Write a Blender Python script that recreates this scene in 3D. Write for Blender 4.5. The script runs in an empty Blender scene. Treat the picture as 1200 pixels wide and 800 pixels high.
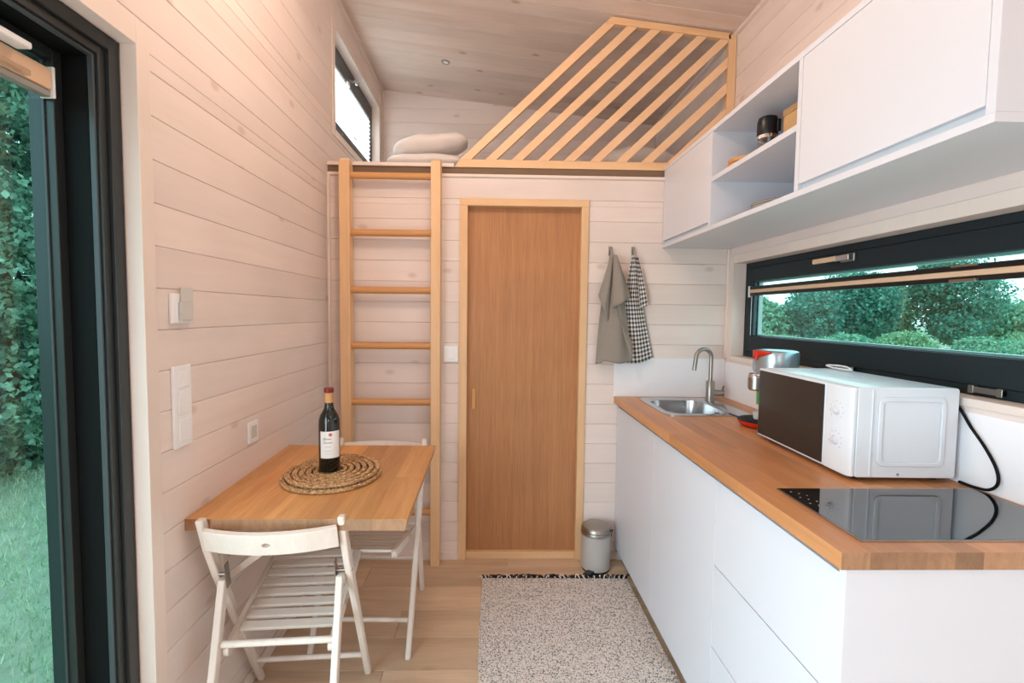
import bpy, bmesh, math, random
import numpy as np
from mathutils import Vector, Matrix

C = bpy.context.scene.collection
random.seed(7)
rng = np.random.default_rng(7)
R = math.radians

# ------------------------------------------------------------------ camera
W_PX, H_PX = 1200.0, 800.0
F_PX, CX, CY = 560.0, 589.31, 398.41
cam_d = bpy.data.cameras.new('camera')
cam = bpy.data.objects.new('camera', cam_d)
C.objects.link(cam)
bpy.context.scene.camera = cam
cam_d.sensor_fit = 'HORIZONTAL'
cam_d.sensor_width = 36.0
cam_d.lens = F_PX * 36.0 / W_PX
cam_d.shift_x = (W_PX / 2 - CX) / W_PX
cam_d.shift_y = (CY - H_PX / 2) / W_PX
cam_d.clip_start = 0.02
cam_d.clip_end = 300
right = Vector((0.99969, -0.02256, 0.01080))
down = Vector((0.00951, -0.05681, -0.99834))
fwd = Vector((0.02313, 0.99813, -0.05657))
M = Matrix((right, -down, -fwd)).transposed()
cam.matrix_world = Matrix.Translation((0, 0, 1.3416)) @ M.to_4x4()

# ------------------------------------------------------------------ world, lights, exposure
sc = bpy.context.scene
sc.view_settings.view_transform = 'Standard'
sc.view_settings.look = 'None'
sc.view_settings.gamma = 1
sc.view_settings.use_curve_mapping = False
sc.view_settings.exposure = 0.0

wd = bpy.data.worlds.new('overcast_sky'); sc.world = wd
wd.use_nodes = True
nt = wd.node_tree; nt.nodes.clear()
tc = nt.nodes.new('ShaderNodeTexCoord')
sx = nt.nodes.new('ShaderNodeSeparateXYZ')
rp = nt.nodes.new('ShaderNodeValToRGB')
rp.color_ramp.elements[0].position = 0.0
rp.color_ramp.elements[0].color = (0.95, 1.0, 1.0, 1)
rp.color_ramp.elements[1].position = 1.0
rp.color_ramp.elements[1].color = (0.72, 0.86, 1.0, 1)
bg = nt.nodes.new('ShaderNodeBackground'); bg.inputs['Strength'].default_value = 3.2
wo = nt.nodes.new('ShaderNodeOutputWorld')
nt.links.new(tc.outputs['Generated'], sx.inputs[0])
nt.links.new(sx.outputs['Z'], rp.inputs[0])
nt.links.new(rp.outputs[0], bg.inputs[0])
nt.links.new(bg.outputs[0], wo.inputs[0])


def area(name, loc, target, sx_, sy_, power, col):
    l = bpy.data.lights.new(name, 'AREA')
    l.shape = 'RECTANGLE'; l.size = sx_; l.size_y = sy_
    l.energy = power; l.color = col
    o = bpy.data.objects.new(name, l); C.objects.link(o)
    o.location = loc
    d = Vector(target) - Vector(loc)
    o.rotation_euler = d.to_track_quat('-Z', 'Y').to_euler()
    return o


XW2L = -0.911
# area lamps added inside the panes, boosting daylight behind and beside the camera
area('rear_window_fill', (0.15, -1.84, 1.68), (0.15, 1, 1.6), 0.9, 0.8, 1.5, (0.80, 0.90, 1.0))
area('daylight_glazed_door', (-1.0, -0.12, 0.90), (0.5, -0.12, 0.90), 1.5, 1.5, 52, (0.82, 0.91, 1.0))
# daylight outside the loft window, falling through its blind
area('daylight_loft_window', (XW2L - 0.30, 3.17, 2.70), (0.5, 3.17, 2.60), 1.1, 0.6, 30, (0.95, 0.98, 1.0))
# two unseen warm lamps, added for the warm light from above
LAMPS = [((-0.15, 1.45, 2.60), 23), ((0.95, -0.50, 2.45), 8)]
for p_, e_ in LAMPS:
    lamp_l = bpy.data.lights.new('unseen_ceiling_bulb', 'POINT')
    lamp_l.energy = e_; lamp_l.color = (1.0, 0.78, 0.62); lamp_l.shadow_soft_size = 0.12
    lamp_o = bpy.data.objects.new('unseen_ceiling_bulb', lamp_l); C.objects.link(lamp_o)
    lamp_o.location = p_

# ------------------------------------------------------------------ node helpers / materials
MATS = {}


def srgb(r, g, b):
    f = lambda c: (c / 255 / 12.92) if c / 255 <= 0.04045 else ((c / 255 + 0.055) / 1.055) ** 2.4
    return (f(r), f(g), f(b), 1.0)


def newmat(name):
    m = bpy.data.materials.new(name); m.use_nodes = True
    nt = m.node_tree
    return m, nt, nt.nodes['Principled BSDF']


def plain(name, col, rough=0.5, metal=0.0, noise=0.0, nscale=30, bump=0.0, coat=0.0, ior=1.45, spec=0.5):
    m, nt, b = newmat(name)
    b.inputs['Base Color'].default_value = col
    b.inputs['Roughness'].default_value = rough
    b.inputs['Metallic'].default_value = metal
    b.inputs['IOR'].default_value = ior
    b.inputs['Coat Weight'].default_value = coat
    b.inputs['Specular IOR Level'].default_value = spec
    tc = nt.nodes.new('ShaderNodeTexCoord')
    n = nt.nodes.new('ShaderNodeTexNoise'); n.inputs['Scale'].default_value = nscale
    n.inputs['Detail'].default_value = 4
    nt.links.new(tc.outputs['Object'], n.inputs['Vector'])
    mx = nt.nodes.new('ShaderNodeMixRGB'); mx.blend_type = 'MULTIPLY'
    mx.inputs['Fac'].default_value = 1.0
    mr = nt.nodes.new('ShaderNodeMapRange')
    mr.inputs['To Min'].default_value = 1 - max(noise, 0.015); mr.inputs['To Max'].default_value = 1.0
    nt.links.new(n.outputs['Fac'], mr.inputs['Value'])
    mx.inputs['Color1'].default_value = col
    nt.links.new(mr.outputs[0], mx.inputs['Color2'])
    nt.links.new(mx.outputs[0], b.inputs['Base Color'])
    if bump:
        bp = nt.nodes.new('ShaderNodeBump'); bp.inputs['Strength'].default_value = bump
        bp.inputs['Distance'].default_value = 0.002
        nt.links.new(n.outputs['Fac'], bp.inputs['Height'])
        nt.links.new(bp.outputs[0], b.inputs['Normal'])
    MATS[name] = m
    return m


def wood(name, light, dark, axis=0, rough=0.5, island=0.12, knots=0.0, knotcol=None, stretch=14.0,
         scale=14.0, grain=0.5, contrast=1.0, spec=0.4, hue=0.0, cathedral=0.0, coarse=2.2, normal=None):
    """axis: grain direction (0 x, 1 y, 2 z). Random per island gives each board its own tone."""
    m, nt, b = newmat(name)
    L = nt.links.new
    tc = nt.nodes.new('ShaderNodeTexCoord')
    geo = nt.nodes.new('ShaderNodeNewGeometry')
    off = nt.nodes.new('ShaderNodeVectorMath'); off.operation = 'SCALE'
    comb = nt.nodes.new('ShaderNodeCombineXYZ')
    for i in range(3): L(geo.outputs['Random Per Island'], comb.inputs[i])
    L(comb.outputs[0], off.inputs[0]); off.inputs['Scale'].default_value = 17.3
    add = nt.nodes.new('ShaderNodeVectorMath'); add.operation = 'ADD'
    L(tc.outputs['Object'], add.inputs[0]); L(off.outputs[0], add.inputs[1])
    mp = nt.nodes.new('ShaderNodeMapping')
    s = [1.0, 1.0, 1.0]; s[axis] = 1.0 / stretch
    mp.inputs['Scale'].default_value = s
    L(add.outputs[0], mp.inputs[0])
    n1 = nt.nodes.new('ShaderNodeTexNoise'); n1.inputs['Scale'].default_value = scale
    n1.inputs['Detail'].default_value = 5; n1.inputs['Distortion'].default_value = 0.8 + cathedral
    L(mp.outputs[0], n1.inputs['Vector'])
    n2 = nt.nodes.new('ShaderNodeTexNoise'); n2.inputs['Scale'].default_value = scale * 9
    n2.inputs['Detail'].default_value = 3
    L(mp.outputs[0], n2.inputs['Vector'])
    mxn = nt.nodes.new('ShaderNodeMix'); mxn.data_type = 'FLOAT'
    mxn.inputs['Factor'].default_value = grain * 0.6
    L(n1.outputs['Fac'], mxn.inputs['A']); L(n2.outputs['Fac'], mxn.inputs['B'])
    mr = nt.nodes.new('ShaderNodeMapRange')
    mr.inputs['From Min'].default_value = 0.5 - 0.22 / contrast
    mr.inputs['From Max'].default_value = 0.5 + 0.22 / contrast
    L(mxn.outputs['Result'], mr.inputs['Value'])
    cr = nt.nodes.new('ShaderNodeMixRGB')
    cr.inputs['Color1'].default_value = dark; cr.inputs['Color2'].default_value = light
    L(mr.outputs[0], cr.inputs['Fac'])
    # broad blotches
    n3 = nt.nodes.new('ShaderNodeTexNoise'); n3.inputs['Scale'].default_value = coarse
    n3.inputs['Detail'].default_value = 2
    L(add.outputs[0], n3.inputs['Vector'])
    # island tone
    ir = nt.nodes.new('ShaderNodeMapRange')
    ir.inputs['To Min'].default_value = 1 - island; ir.inputs['To Max'].default_value = 1 + island * 0.35
    L(geo.outputs['Random Per Island'], ir.inputs['Value'])
    mul = nt.nodes.new('ShaderNodeMixRGB'); mul.blend_type = 'MULTIPLY'; mul.inputs['Fac'].default_value = 1
    L(cr.outputs[0], mul.inputs['Color1']); L(ir.outputs[0], mul.inputs['Color2'])
    br = nt.nodes.new('ShaderNodeMapRange')
    br.inputs['From Min'].default_value = 0.3; br.inputs['From Max'].default_value = 0.7
    br.inputs['To Min'].default_value = 0.93; br.inputs['To Max'].default_value = 1.03
    L(n3.outputs['Fac'], br.inputs['Value'])
    mul2 = nt.nodes.new('ShaderNodeMixRGB'); mul2.blend_type = 'MULTIPLY'; mul2.inputs['Fac'].default_value = 1
    L(mul.outputs[0], mul2.inputs['Color1']); L(br.outputs[0], mul2.inputs['Color2'])
    last = mul2.outputs[0]
    if knots > 0:
        mk = nt.nodes.new('ShaderNodeMapping')
        s2 = [3.1, 3.1, 3.1]; s2[axis] = 1.7
        if normal is not None: s2 = [v * 0.9 for v in s2]; s2[normal] = 0.0
        mk.inputs['Scale'].default_value = s2
        L(add.outputs[0], mk.inputs[0])
        vo = nt.nodes.new('ShaderNodeTexVoronoi'); vo.inputs['Scale'].default_value = 1.0
        if normal is None: L(mk.outputs[0], vo.inputs['Vector'])
        else:
            vo.voronoi_dimensions = '2D'
            ks = nt.nodes.new('ShaderNodeSeparateXYZ'); kc = nt.nodes.new('ShaderNodeCombineXYZ')
            L(mk.outputs[0], ks.inputs[0])
            oo = [k for k in range(3) if k != normal]
            L(ks.outputs[oo[0]], kc.inputs[0]); L(ks.outputs[oo[1]], kc.inputs[1]); L(kc.outputs[0], vo.inputs['Vector'])
        kr = nt.nodes.new('ShaderNodeMapRange'); kr.interpolation_type = 'SMOOTHSTEP'
        kr.inputs['From Min'].default_value = 0.015; kr.inputs['From Max'].default_value = 0.085 if normal is None else 0.055
        kr.inputs['To Min'].default_value = knots; kr.inputs['To Max'].default_value = 0
        L(vo.outputs['Distance'], kr.inputs['Value'])
        km = nt.nodes.new('ShaderNodeMixRGB')
        km.inputs['Color2'].default_value = knotcol or dark
        L(kr.outputs[0], km.inputs['Fac']); L(last, km.inputs['Color1'])
        last = km.outputs[0]
    L(last, b.inputs['Base Color'])
    b.inputs['Roughness'].default_value = rough
    b.inputs['Specular IOR Level'].default_value = spec
    bp = nt.nodes.new('ShaderNodeBump'); bp.inputs['Strength'].default_value = 0.12
    bp.inputs['Distance'].default_value = 0.001
    L(n2.outputs['Fac'], bp.inputs['Height']); L(bp.outputs[0], b.inputs['Normal'])
    MATS[name] = m
    return m


def glass_mat(name, tint, rough=0.0, fac=1.0):
    m, nt, b = newmat(name)
    nt.nodes.remove(b)
    out = nt.nodes['Material Output']
    t = nt.nodes.new('ShaderNodeBsdfTransparent'); t.inputs[0].default_value = tint
    g = nt.nodes.new('ShaderNodeBsdfGlossy'); g.inputs['Roughness'].default_value = rough
    g.inputs['Color'].default_value = (1, 1, 1, 1)
    # two-sided Schlick reflectance, same from either face of the pane
    lw = nt.nodes.new('ShaderNodeLayerWeight'); lw.inputs['Blend'].default_value = 0.5
    pw = nt.nodes.new('ShaderNodeMath'); pw.operation = 'POWER'; pw.inputs[1].default_value = 5.0
    nt.links.new(lw.outputs['Facing'], pw.inputs[0])
    fr = nt.nodes.new('ShaderNodeMath'); fr.operation = 'MULTIPLY_ADD'
    fr.inputs[1].default_value = 0.9; fr.inputs[2].default_value = 0.035
    nt.links.new(pw.outputs[0], fr.inputs[0])
    mul = nt.nodes.new('ShaderNodeMath'); mul.operation = 'MULTIPLY'; mul.inputs[1].default_value = fac
    mx = nt.nodes.new('ShaderNodeMixShader')
    nt.links.new(fr.outputs[0], mul.inputs[0]); nt.links.new(mul.outputs[0], mx.inputs[0])
    nt.links.new(t.outputs[0], mx.inputs[1]); nt.links.new(g.outputs[0], mx.inputs[2])
    nt.links.new(mx.outputs[0], out.inputs[0])
    MATS[name] = m
    return m


PINE_L, PINE_D = srgb(237, 223, 217), srgb(227, 210, 202)
KN = srgb(176, 140, 120)
for nm, ax in (('pine_x', 0), ('pine_y', 1)):
    wood(nm, PINE_L, PINE_D, axis=ax, normal=1 - ax, rough=0.62, island=0.05, knots=0.34, knotcol=KN, stretch=16, scale=10,
         contrast=0.8, spec=0.25)
wood('pine_ceiling', normal=2, light=srgb(230, 212, 202), dark=srgb(212, 190, 176), axis=0, rough=0.6, island=0.10, knots=0.6,
     knotcol=srgb(160, 125, 104), stretch=18, scale=9, contrast=0.9, spec=0.25)
wood('white_trim', srgb(236, 222, 213), srgb(228, 211, 201), axis=2, rough=0.5, island=0.02, stretch=20, scale=8,
     contrast=0.6, spec=0.3)
for nm, ax in (('pine_orange_x', 0), ('pine_orange_z', 2)):
    wood(nm, srgb(236, 198, 156), srgb(222, 176, 130), axis=ax, rough=0.45, island=0.08, knots=0.7,
         knotcol=srgb(170, 98, 50), stretch=18, scale=16, contrast=1.0)
wood('pine_slat', srgb(238, 202, 164), srgb(229, 184, 142), axis=0, rough=0.45, island=0.05, knots=0.7,
     knotcol=srgb(178, 106, 56), stretch=3, scale=14, contrast=0.8)
wood('oak_table', srgb(228, 174, 112), srgb(196, 136, 80), axis=1, rough=0.36, island=0.30, stretch=16, scale=13,
     knots=0.35, knotcol=srgb(120, 70, 35), contrast=1.4, spec=0.5)
wood('oak_end', srgb(186, 142, 106), srgb(150, 108, 78), axis=2, rough=0.5, island=0.35, stretch=2, scale=40)
wood('oak_worktop', srgb(214, 154, 104), srgb(186, 122, 76), axis=1, rough=0.38, island=0.24, stretch=16, scale=13,
     contrast=1.1, spec=0.5)
wood('door_veneer', srgb(202, 146, 98), srgb(158, 104, 66), axis=2, rough=0.42, island=0.1, stretch=42, scale=30,
     grain=0.9, contrast=0.8, cathedral=0.0, coarse=4)
wood('floor_laminate', srgb(230, 203, 173), srgb(192, 162, 134), axis=0, rough=0.42, island=0.2, stretch=12,
     scale=12, contrast=1.0, knots=0.3, knotcol=srgb(140, 104, 74))
wood('chair_white', srgb(236, 226, 218), srgb(222, 206, 194), axis=2, rough=0.5, island=0.03, stretch=14, scale=20,
     contrast=0.8, knots=0.35, knotcol=srgb(190, 158, 132))
wood('chair_slat_wood', srgb(228, 218, 210), srgb(206, 192, 180), axis=0, rough=0.5, island=0.08, stretch=14,
     scale=20, contrast=0.8)
wood('beech_wood', srgb(214, 160, 104), srgb(196, 138, 84), axis=0, rough=0.45, island=0.1)
wood('bamboo', srgb(212, 172, 120), srgb(194, 148, 98), axis=1, rough=0.45, island=0.05)
plain('recess_shade', srgb(126, 102, 82), 0.7, noise=0.15, nscale=20)  # brown of the loft recess, with its shade put into the colour
plain('cabinet_white', srgb(216, 216, 223), 0.38, noise=0.01, nscale=3)
plain('cabinet_gap', srgb(196, 204, 212), 0.5)
plain('plastic_white', srgb(240, 240, 242), 0.32)
plain('appliance_white', srgb(226, 228, 234), 0.3, coat=0.2)
plain('splash_white', srgb(242, 240, 244), 0.3)
plain('kick_grey', srgb(150, 146, 140), 0.6)
plain('anthracite', srgb(42, 46, 47), 0.32, noise=0.08, nscale=60, spec=0.6)
plain('anthracite_matte', srgb(22, 36, 42), 0.5, spec=0.4)
plain('rubber_black', srgb(12, 14, 15), 0.7, spec=0.2)
plain('gasket', srgb(70, 78, 82), 0.35)
plain('black_gloss', srgb(46, 43, 41), 0.16, spec=0.5)
plain('black_plastic', srgb(22, 22, 24), 0.35)
plain('steel', srgb(200, 202, 205), 0.24, metal=1.0, noise=0.05, nscale=80)
plain('steel_brushed', srgb(170, 165, 158), 0.34, metal=1.0, noise=0.06, nscale=120)
plain('chrome', srgb(225, 226, 228), 0.08, metal=1.0)
plain('silver_plastic', srgb(176, 188, 194), 0.25, metal=0.7)
plain('red_plastic', srgb(206, 44, 22), 0.3)
plain('green_plastic', srgb(70, 160, 60), 0.4)
plain('bin_grey', srgb(186, 180, 176), 0.38, coat=0.2)
plain('hole_dark', srgb(20, 18, 16), 0.8)
plain('blind_rail', srgb(226, 188, 156), 0.4)  # tan holds the warm reflection of the wood in the rail
plain('blind_white', srgb(236, 236, 234), 0.8)
plain('cotton_white', srgb(250, 245, 242), 0.9, noise=0.04, nscale=25, bump=0.4)
plain('linen_grey', srgb(154, 145, 135), 0.95, noise=0.22, nscale=260, bump=0.5)
plain('mattress_cloth', srgb(214, 206, 200), 0.9, noise=0.05)
plain('bark', srgb(84, 72, 58), 0.9, noise=0.4, nscale=12)
plain('capsule_red', srgb(120, 30, 22), 0.3)
plain('label_paper', srgb(232, 226, 222), 0.7)
plain('label_ink', srgb(96, 92, 92), 0.7)
plain('label_red', srgb(196, 110, 100), 0.7)
plain('ceramic', srgb(214, 208, 200), 0.25)
plain('ceramic_rim', srgb(120, 112, 104), 0.3)
plain('orange_plastic', srgb(228, 150, 96), 0.4)
plain('card_grey', srgb(206, 204, 200), 0.35)
plain('bottle_glass', srgb(16, 20, 14), 0.06, spec=0.8)
glass_mat('window_glass', (0.66, 0.88, 0.89, 1), 0.0)
glass_mat('clear_pane', (0.96, 0.98, 0.98, 1), 0.0)
glass_mat('clear_glass', (0.86, 0.86, 0.85, 1), 0.02, 1.6)
m, nt_, b = newmat('hob_glass')
b.inputs['Base Color'].default_value = (0.006, 0.007, 0.008, 1)
b.inputs['Roughness'].default_value = 0.03
b.inputs['IOR'].default_value = 1.75
b.inputs['Specular IOR Level'].default_value = 0.75
MATS['hob_glass'] = m
# translucent pleated blind
m, nt_, b = newmat('blind_cloth')
b.inputs['Base Color'].default_value = srgb(240, 242, 242)
b.inputs['Roughness'].default_value = 0.9
tr = nt_.nodes.new('ShaderNodeBsdfTranslucent'); tr.inputs[0].default_value = (0.95, 0.97, 0.97, 1)
mxs = nt_.nodes.new('ShaderNodeMixShader'); mxs.inputs[0].default_value = 0.7
nt_.links.new(b.outputs[0], mxs.inputs[1]); nt_.links.new(tr.outputs[0], mxs.inputs[2])
nt_.links.new(mxs.outputs[0], nt_.nodes['Material Output'].inputs[0])
MATS['blind_cloth'] = m


def gingham():
    m, nt, b = newmat('gingham_cloth')
    L = nt.links.new
    uv = nt.nodes.new('ShaderNodeTexCoord')
    sp = nt.nodes.new('ShaderNodeSeparateXYZ'); L(uv.outputs['UV'], sp.inputs[0])
    outs = []
    for k in ('X', 'Y'):
        a = nt.nodes.new('ShaderNodeMath'); a.operation = 'MULTIPLY'; a.inputs[1].default_value = 1 / 0.0225
        L(sp.outputs[k], a.inputs[0])
        f = nt.nodes.new('ShaderNodeMath'); f.operation = 'FRACT'; L(a.outputs[0], f.inputs[0])
        g = nt.nodes.new('ShaderNodeMath'); g.operation = 'GREATER_THAN'; g.inputs[1].default_value = 0.5
        L(f.outputs[0], g.inputs[0]); outs.append(g)
    ad = nt.nodes.new('ShaderNodeMath'); ad.operation = 'ADD'
    L(outs[0].outputs[0], ad.inputs[0]); L(outs[1].outputs[0], ad.inputs[1])
    hf = nt.nodes.new('ShaderNodeMath'); hf.operation = 'MULTIPLY'; hf.inputs[1].default_value = 0.5
    L(ad.outputs[0], hf.inputs[0])
    cr = nt.nodes.new('ShaderNodeValToRGB'); cr.color_ramp.interpolation = 'CONSTANT'
    e = cr.color_ramp.elements
    e[0].position = 0; e[0].color = srgb(226, 220, 212)
    e[1].position = 0.4; e[1].color = srgb(150, 145, 146)
    x = e.new(0.8); x.color = srgb(26, 26, 32)
    L(hf.outputs[0], cr.inputs[0]); L(cr.outputs[0], b.inputs['Base Color'])
    b.inputs['Roughness'].default_value = 0.9
    MATS['gingham_cloth'] = m


gingham()


def rug_mat():
    m, nt, b = newmat('rug_loops')
    L = nt.links.new
    tc = nt.nodes.new('ShaderNodeTexCoord')
    v = nt.nodes.new('ShaderNodeTexVoronoi'); v.inputs['Scale'].default_value = 290
    L(tc.outputs['Object'], v.inputs['Vector'])
    n = nt.nodes.new('ShaderNodeTexNoise'); n.inputs['Scale'].default_value = 150; n.inputs['Detail'].default_value = 2
    L(tc.outputs['Object'], n.inputs['Vector'])
    sp = nt.nodes.new('ShaderNodeSeparateColor'); L(v.outputs['Color'], sp.inputs[0])
    cr = nt.nodes.new('ShaderNodeValToRGB'); cr.color_ramp.interpolation = 'CONSTANT'
    e = cr.color_ramp.elements
    e[0].position = 0; e[0].color = srgb(92, 90, 96)
    e[1].position = 0.17; e[1].color = srgb(186, 178, 174)
    x = e.new(0.30); x.color = srgb(222, 212, 206)
    x = e.new(0.36); x.color = srgb(232, 224, 218)
    x = e.new(0.62); x.color = srgb(240, 232, 226)
    L(sp.outputs[0], cr.inputs[0])
    L(cr.outputs[0], b.inputs['Base Color'])
    b.inputs['Roughness'].default_value = 0.95
    bp = nt.nodes.new('ShaderNodeBump'); bp.inputs['Strength'].default_value = 0.8
    bp.inputs['Distance'].default_value = 0.004; bp.invert = True
    L(v.outputs['Distance'], bp.inputs['Height']); L(bp.outputs[0], b.inputs['Normal'])
    MATS['rug_loops'] = m


rug_mat()


def braid_mat():
    m, nt, b = newmat('seagrass')
    L = nt.links.new
    tc = nt.nodes.new('ShaderNodeTexCoord')
    n = nt.nodes.new('ShaderNodeTexNoise'); n.inputs['Scale'].default_value = 90; n.inputs['Detail'].default_value = 3
    L(tc.outputs['Object'], n.inputs['Vector'])
    cr = nt.nodes.new('ShaderNodeValToRGB')
    e = cr.color_ramp.elements
    e[0].position = 0.32; e[0].color = srgb(136, 98, 64)
    e[1].position = 0.66; e[1].color = srgb(212, 170, 122)
    L(n.outputs['Fac'], cr.inputs[0]); L(cr.outputs[0], b.inputs['Base Color'])
    b.inputs['Roughness'].default_value = 0.8
    MATS['seagrass'] = m


braid_mat()


def leaf_mat(name, c1, c2):
    m, nt, b = newmat(name)
    L = nt.links.new
    g = nt.nodes.new('ShaderNodeNewGeometry')
    cr = nt.nodes.new('ShaderNodeMixRGB')
    cr.inputs['Color1'].default_value = c1; cr.inputs['Color2'].default_value = c2
    L(g.outputs['Random Per Island'], cr.inputs['Fac'])
    L(cr.outputs[0], b.inputs['Base Color'])
    b.inputs['Roughness'].default_value = 0.55
    tr = nt.nodes.new('ShaderNodeBsdfTranslucent'); L(cr.outputs[0], tr.inputs[0])
    mx = nt.nodes.new('ShaderNodeMixShader'); mx.inputs[0].default_value = 0.3
    L(b.outputs[0], mx.inputs[1]); L(tr.outputs[0], mx.inputs[2])
    L(mx.outputs[0], nt.nodes['Material Output'].inputs[0])
    MATS[name] = m


leaf_mat('leaf_hedge', srgb(52, 92, 74), srgb(168, 205, 176))
leaf_mat('leaf_tree', srgb(48, 112, 96), srgb(120, 178, 152))
leaf_mat('leaf_tree_light', srgb(92, 150, 120), srgb(168, 208, 172))
leaf_mat('leaf_bush', srgb(92, 146, 104), srgb(172, 204, 158))
leaf_mat('grass_blade', srgb(140, 176, 132), srgb(222, 228, 200))
plain('ground_grass', srgb(178, 184, 156), 0.95, noise=0.5, nscale=6)

# ------------------------------------------------------------------ mesh helpers
ORG = {}


class MB:
    def __init__(s):
        s.v = []; s.f = []; s.uv = None; s.mi = []

    def _add(s, vs, fs, mi=0):
        b = len(s.v); s.v += [tuple(p) for p in vs]
        s.f += [tuple(i + b for i in f) for f in fs]; s.mi += [mi] * len(fs)
        return s

    def box(s, x0, x1, y0, y1, z0, z1, mi=0, M=None):
        vs = [(x, y, z) for z in (z0, z1) for y in (y0, y1) for x in (x0, x1)]
        if M is not None: vs = [tuple(M @ Vector(p)) for p in vs]
        return s._add(vs, [(0, 2, 3, 1), (4, 5, 7, 6), (0, 1, 5, 4), (2, 6, 7, 3), (0, 4, 6, 2), (1, 3, 7, 5)], mi)

    def board(s, x0, x1, y0, y1, z0, z1, face, c=0.0018):
        """box with the four edges of one face (+x,-x,+y,-y,-z) chamfered: gives a V groove between boards"""
        ax = {'x': 0, 'y': 1, 'z': 2}[face[1]]; sg = 1 if face[0] == '+' else -1
        lo = [x0, y0, z0]; hi = [x1, y1, z1]
        out = hi[ax] if sg > 0 else lo[ax]; inn = lo[ax] if sg > 0 else hi[ax]
        o = [a for a in range(3) if a != ax]
        def ring(val, ins):
            r = []
            for a, b_ in ((0, 0), (1, 0), (1, 1), (0, 1)):
                p = [0, 0, 0]; p[ax] = val
                p[o[0]] = (hi[o[0]] - ins) if a else (lo[o[0]] + ins)
                p[o[1]] = (hi[o[1]] - ins) if b_ else (lo[o[1]] + ins)
                r.append(tuple(p))
            return r
        vs = ring(inn, 0) + ring(out - sg * c, 0) + ring(out, c)
        fs = [(3, 2, 1, 0)]
        for k in (0, 4):
            for i in range(4):
                j = (i + 1) % 4; fs.append((k + i, k + j, k + 4 + j, k + 4 + i))
        fs.append((8, 9, 10, 11))
        return s._add(vs, fs)

    def beam(s, a, b, w, t, up=(0, 0, 1), mi=0):
        """rectangular bar from a to b; w along side, t along up-ish"""
        a = Vector(a); b = Vector(b); d = (b - a).normalized()
        u = Vector(up); sd = d.cross(u).normalized(); u = sd.cross(d).normalized()
        vs = []
        for p in (a, b):
            for i, j in ((-1, -1), (1, -1), (1, 1), (-1, 1)):
                vs.append(p + sd * (i * w / 2) + u * (j * t / 2))
        return s._add(vs, [(3, 2, 1, 0), (4, 5, 6, 7), (0, 1, 5, 4), (1, 2, 6, 5), (2, 3, 7, 6), (3, 0, 4, 7)], mi)

    def prism(s, poly, axis, a, b, mi=0):
        """extrude polygon (list of 2D in the other two axes order) along axis from a to b"""
        o = [k for k in range(3) if k != axis]
        vs = []
        for val in (a, b):
            for p in poly:
                q = [0, 0, 0]; q[axis] = val; q[o[0]] = p[0]; q[o[1]] = p[1]; vs.append(tuple(q))
        n = len(poly)
        fs = [tuple(range(n - 1, -1, -1)), tuple(range(n, 2 * n))]
        for i in range(n):
            j = (i + 1) % n; fs.append((i, j, n + j, n + i))
        return s._add(vs, fs, mi)

    def tube(s, pts, r, seg=12, closed=False, cap=True, mi=0):
        pts = [Vector(p) for p in pts]; n = len(pts)
        rr = r if isinstance(r, (list, tuple)) else [r] * n
        T = []
        for i in range(n):
            if closed: t = pts[(i + 1) % n] - pts[i - 1]
            else: t = pts[min(i + 1, n - 1)] - pts[max(i - 1, 0)]
            T.append(t.normalized())
        u = T[0].orthogonal().normalized(); vs = []
        for i in range(n):
            u = (u - T[i] * u.dot(T[i])).normalized(); w = T[i].cross(u)
            for k in range(seg):
                a = 2 * math.pi * k / seg
                vs.append(pts[i] + (u * math.cos(a) + w * math.sin(a)) * rr[i])
        fs = []
        for i in range(n if closed else n - 1):
            j = (i + 1) % n
            for k in range(seg):
                l = (k + 1) % seg; fs.append((i * seg + k, i * seg + l, j * seg + l, j * seg + k))
        if cap and not closed:
            fs.append(tuple(range(seg - 1, -1, -1))); fs.append(tuple((n - 1) * seg + k for k in range(seg)))
        return s._add(vs, fs, mi)

    def lathe(s, prof, c, seg=32, M=None, sx=1.0, sy=1.0, mi=0):
        """prof: list of (r,z) bottom to top, ends closed if r==0"""
        vs = []; idx = []
        for r, z in prof:
            if r < 1e-6:
                idx.append([len(vs)]); vs.append((0, 0, z))
            else:
                idx.append([len(vs) + k for k in range(seg)])
                for k in range(seg):
                    a = 2 * math.pi * k / seg; vs.append((r * sx * math.cos(a), r * sy * math.sin(a), z))
        fs = []
        for A, B in zip(idx[:-1], idx[1:]):
            for k in range(seg):
                l = (k + 1) % seg
                if len(A) == 1 and len(B) == 1: continue
                if len(A) == 1: fs.append((A[0], B[l], B[k]))
                elif len(B) == 1: fs.append((A[k], A[l], B[0]))
                else: fs.append((A[k], A[l], B[l], B[k]))
        if M is not None: vs = [tuple(M @ Vector(p)) for p in vs]
        c = Vector(c); vs = [tuple(Vector(p) + c) for p in vs]
        return s._add(vs, fs, mi)

    def sheet(s, grid, uvs=None, mi=0):
        h = len(grid); w = len(grid[0]); b = len(s.v)
        s.v += [tuple(p) for r in grid for p in r]
        for i in range(h - 1):
            for j in range(w - 1):
                s.f.append((b + i * w + j, b + i * w + j + 1, b + (i + 1) * w + j + 1, b + (i + 1) * w + j)); s.mi.append(mi)
        if uvs is not None:
            if s.uv is None: s.uv = {}
            for i in range(h):
                for j in range(w): s.uv[b + i * w + j] = uvs[i][j]
        return s

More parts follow.
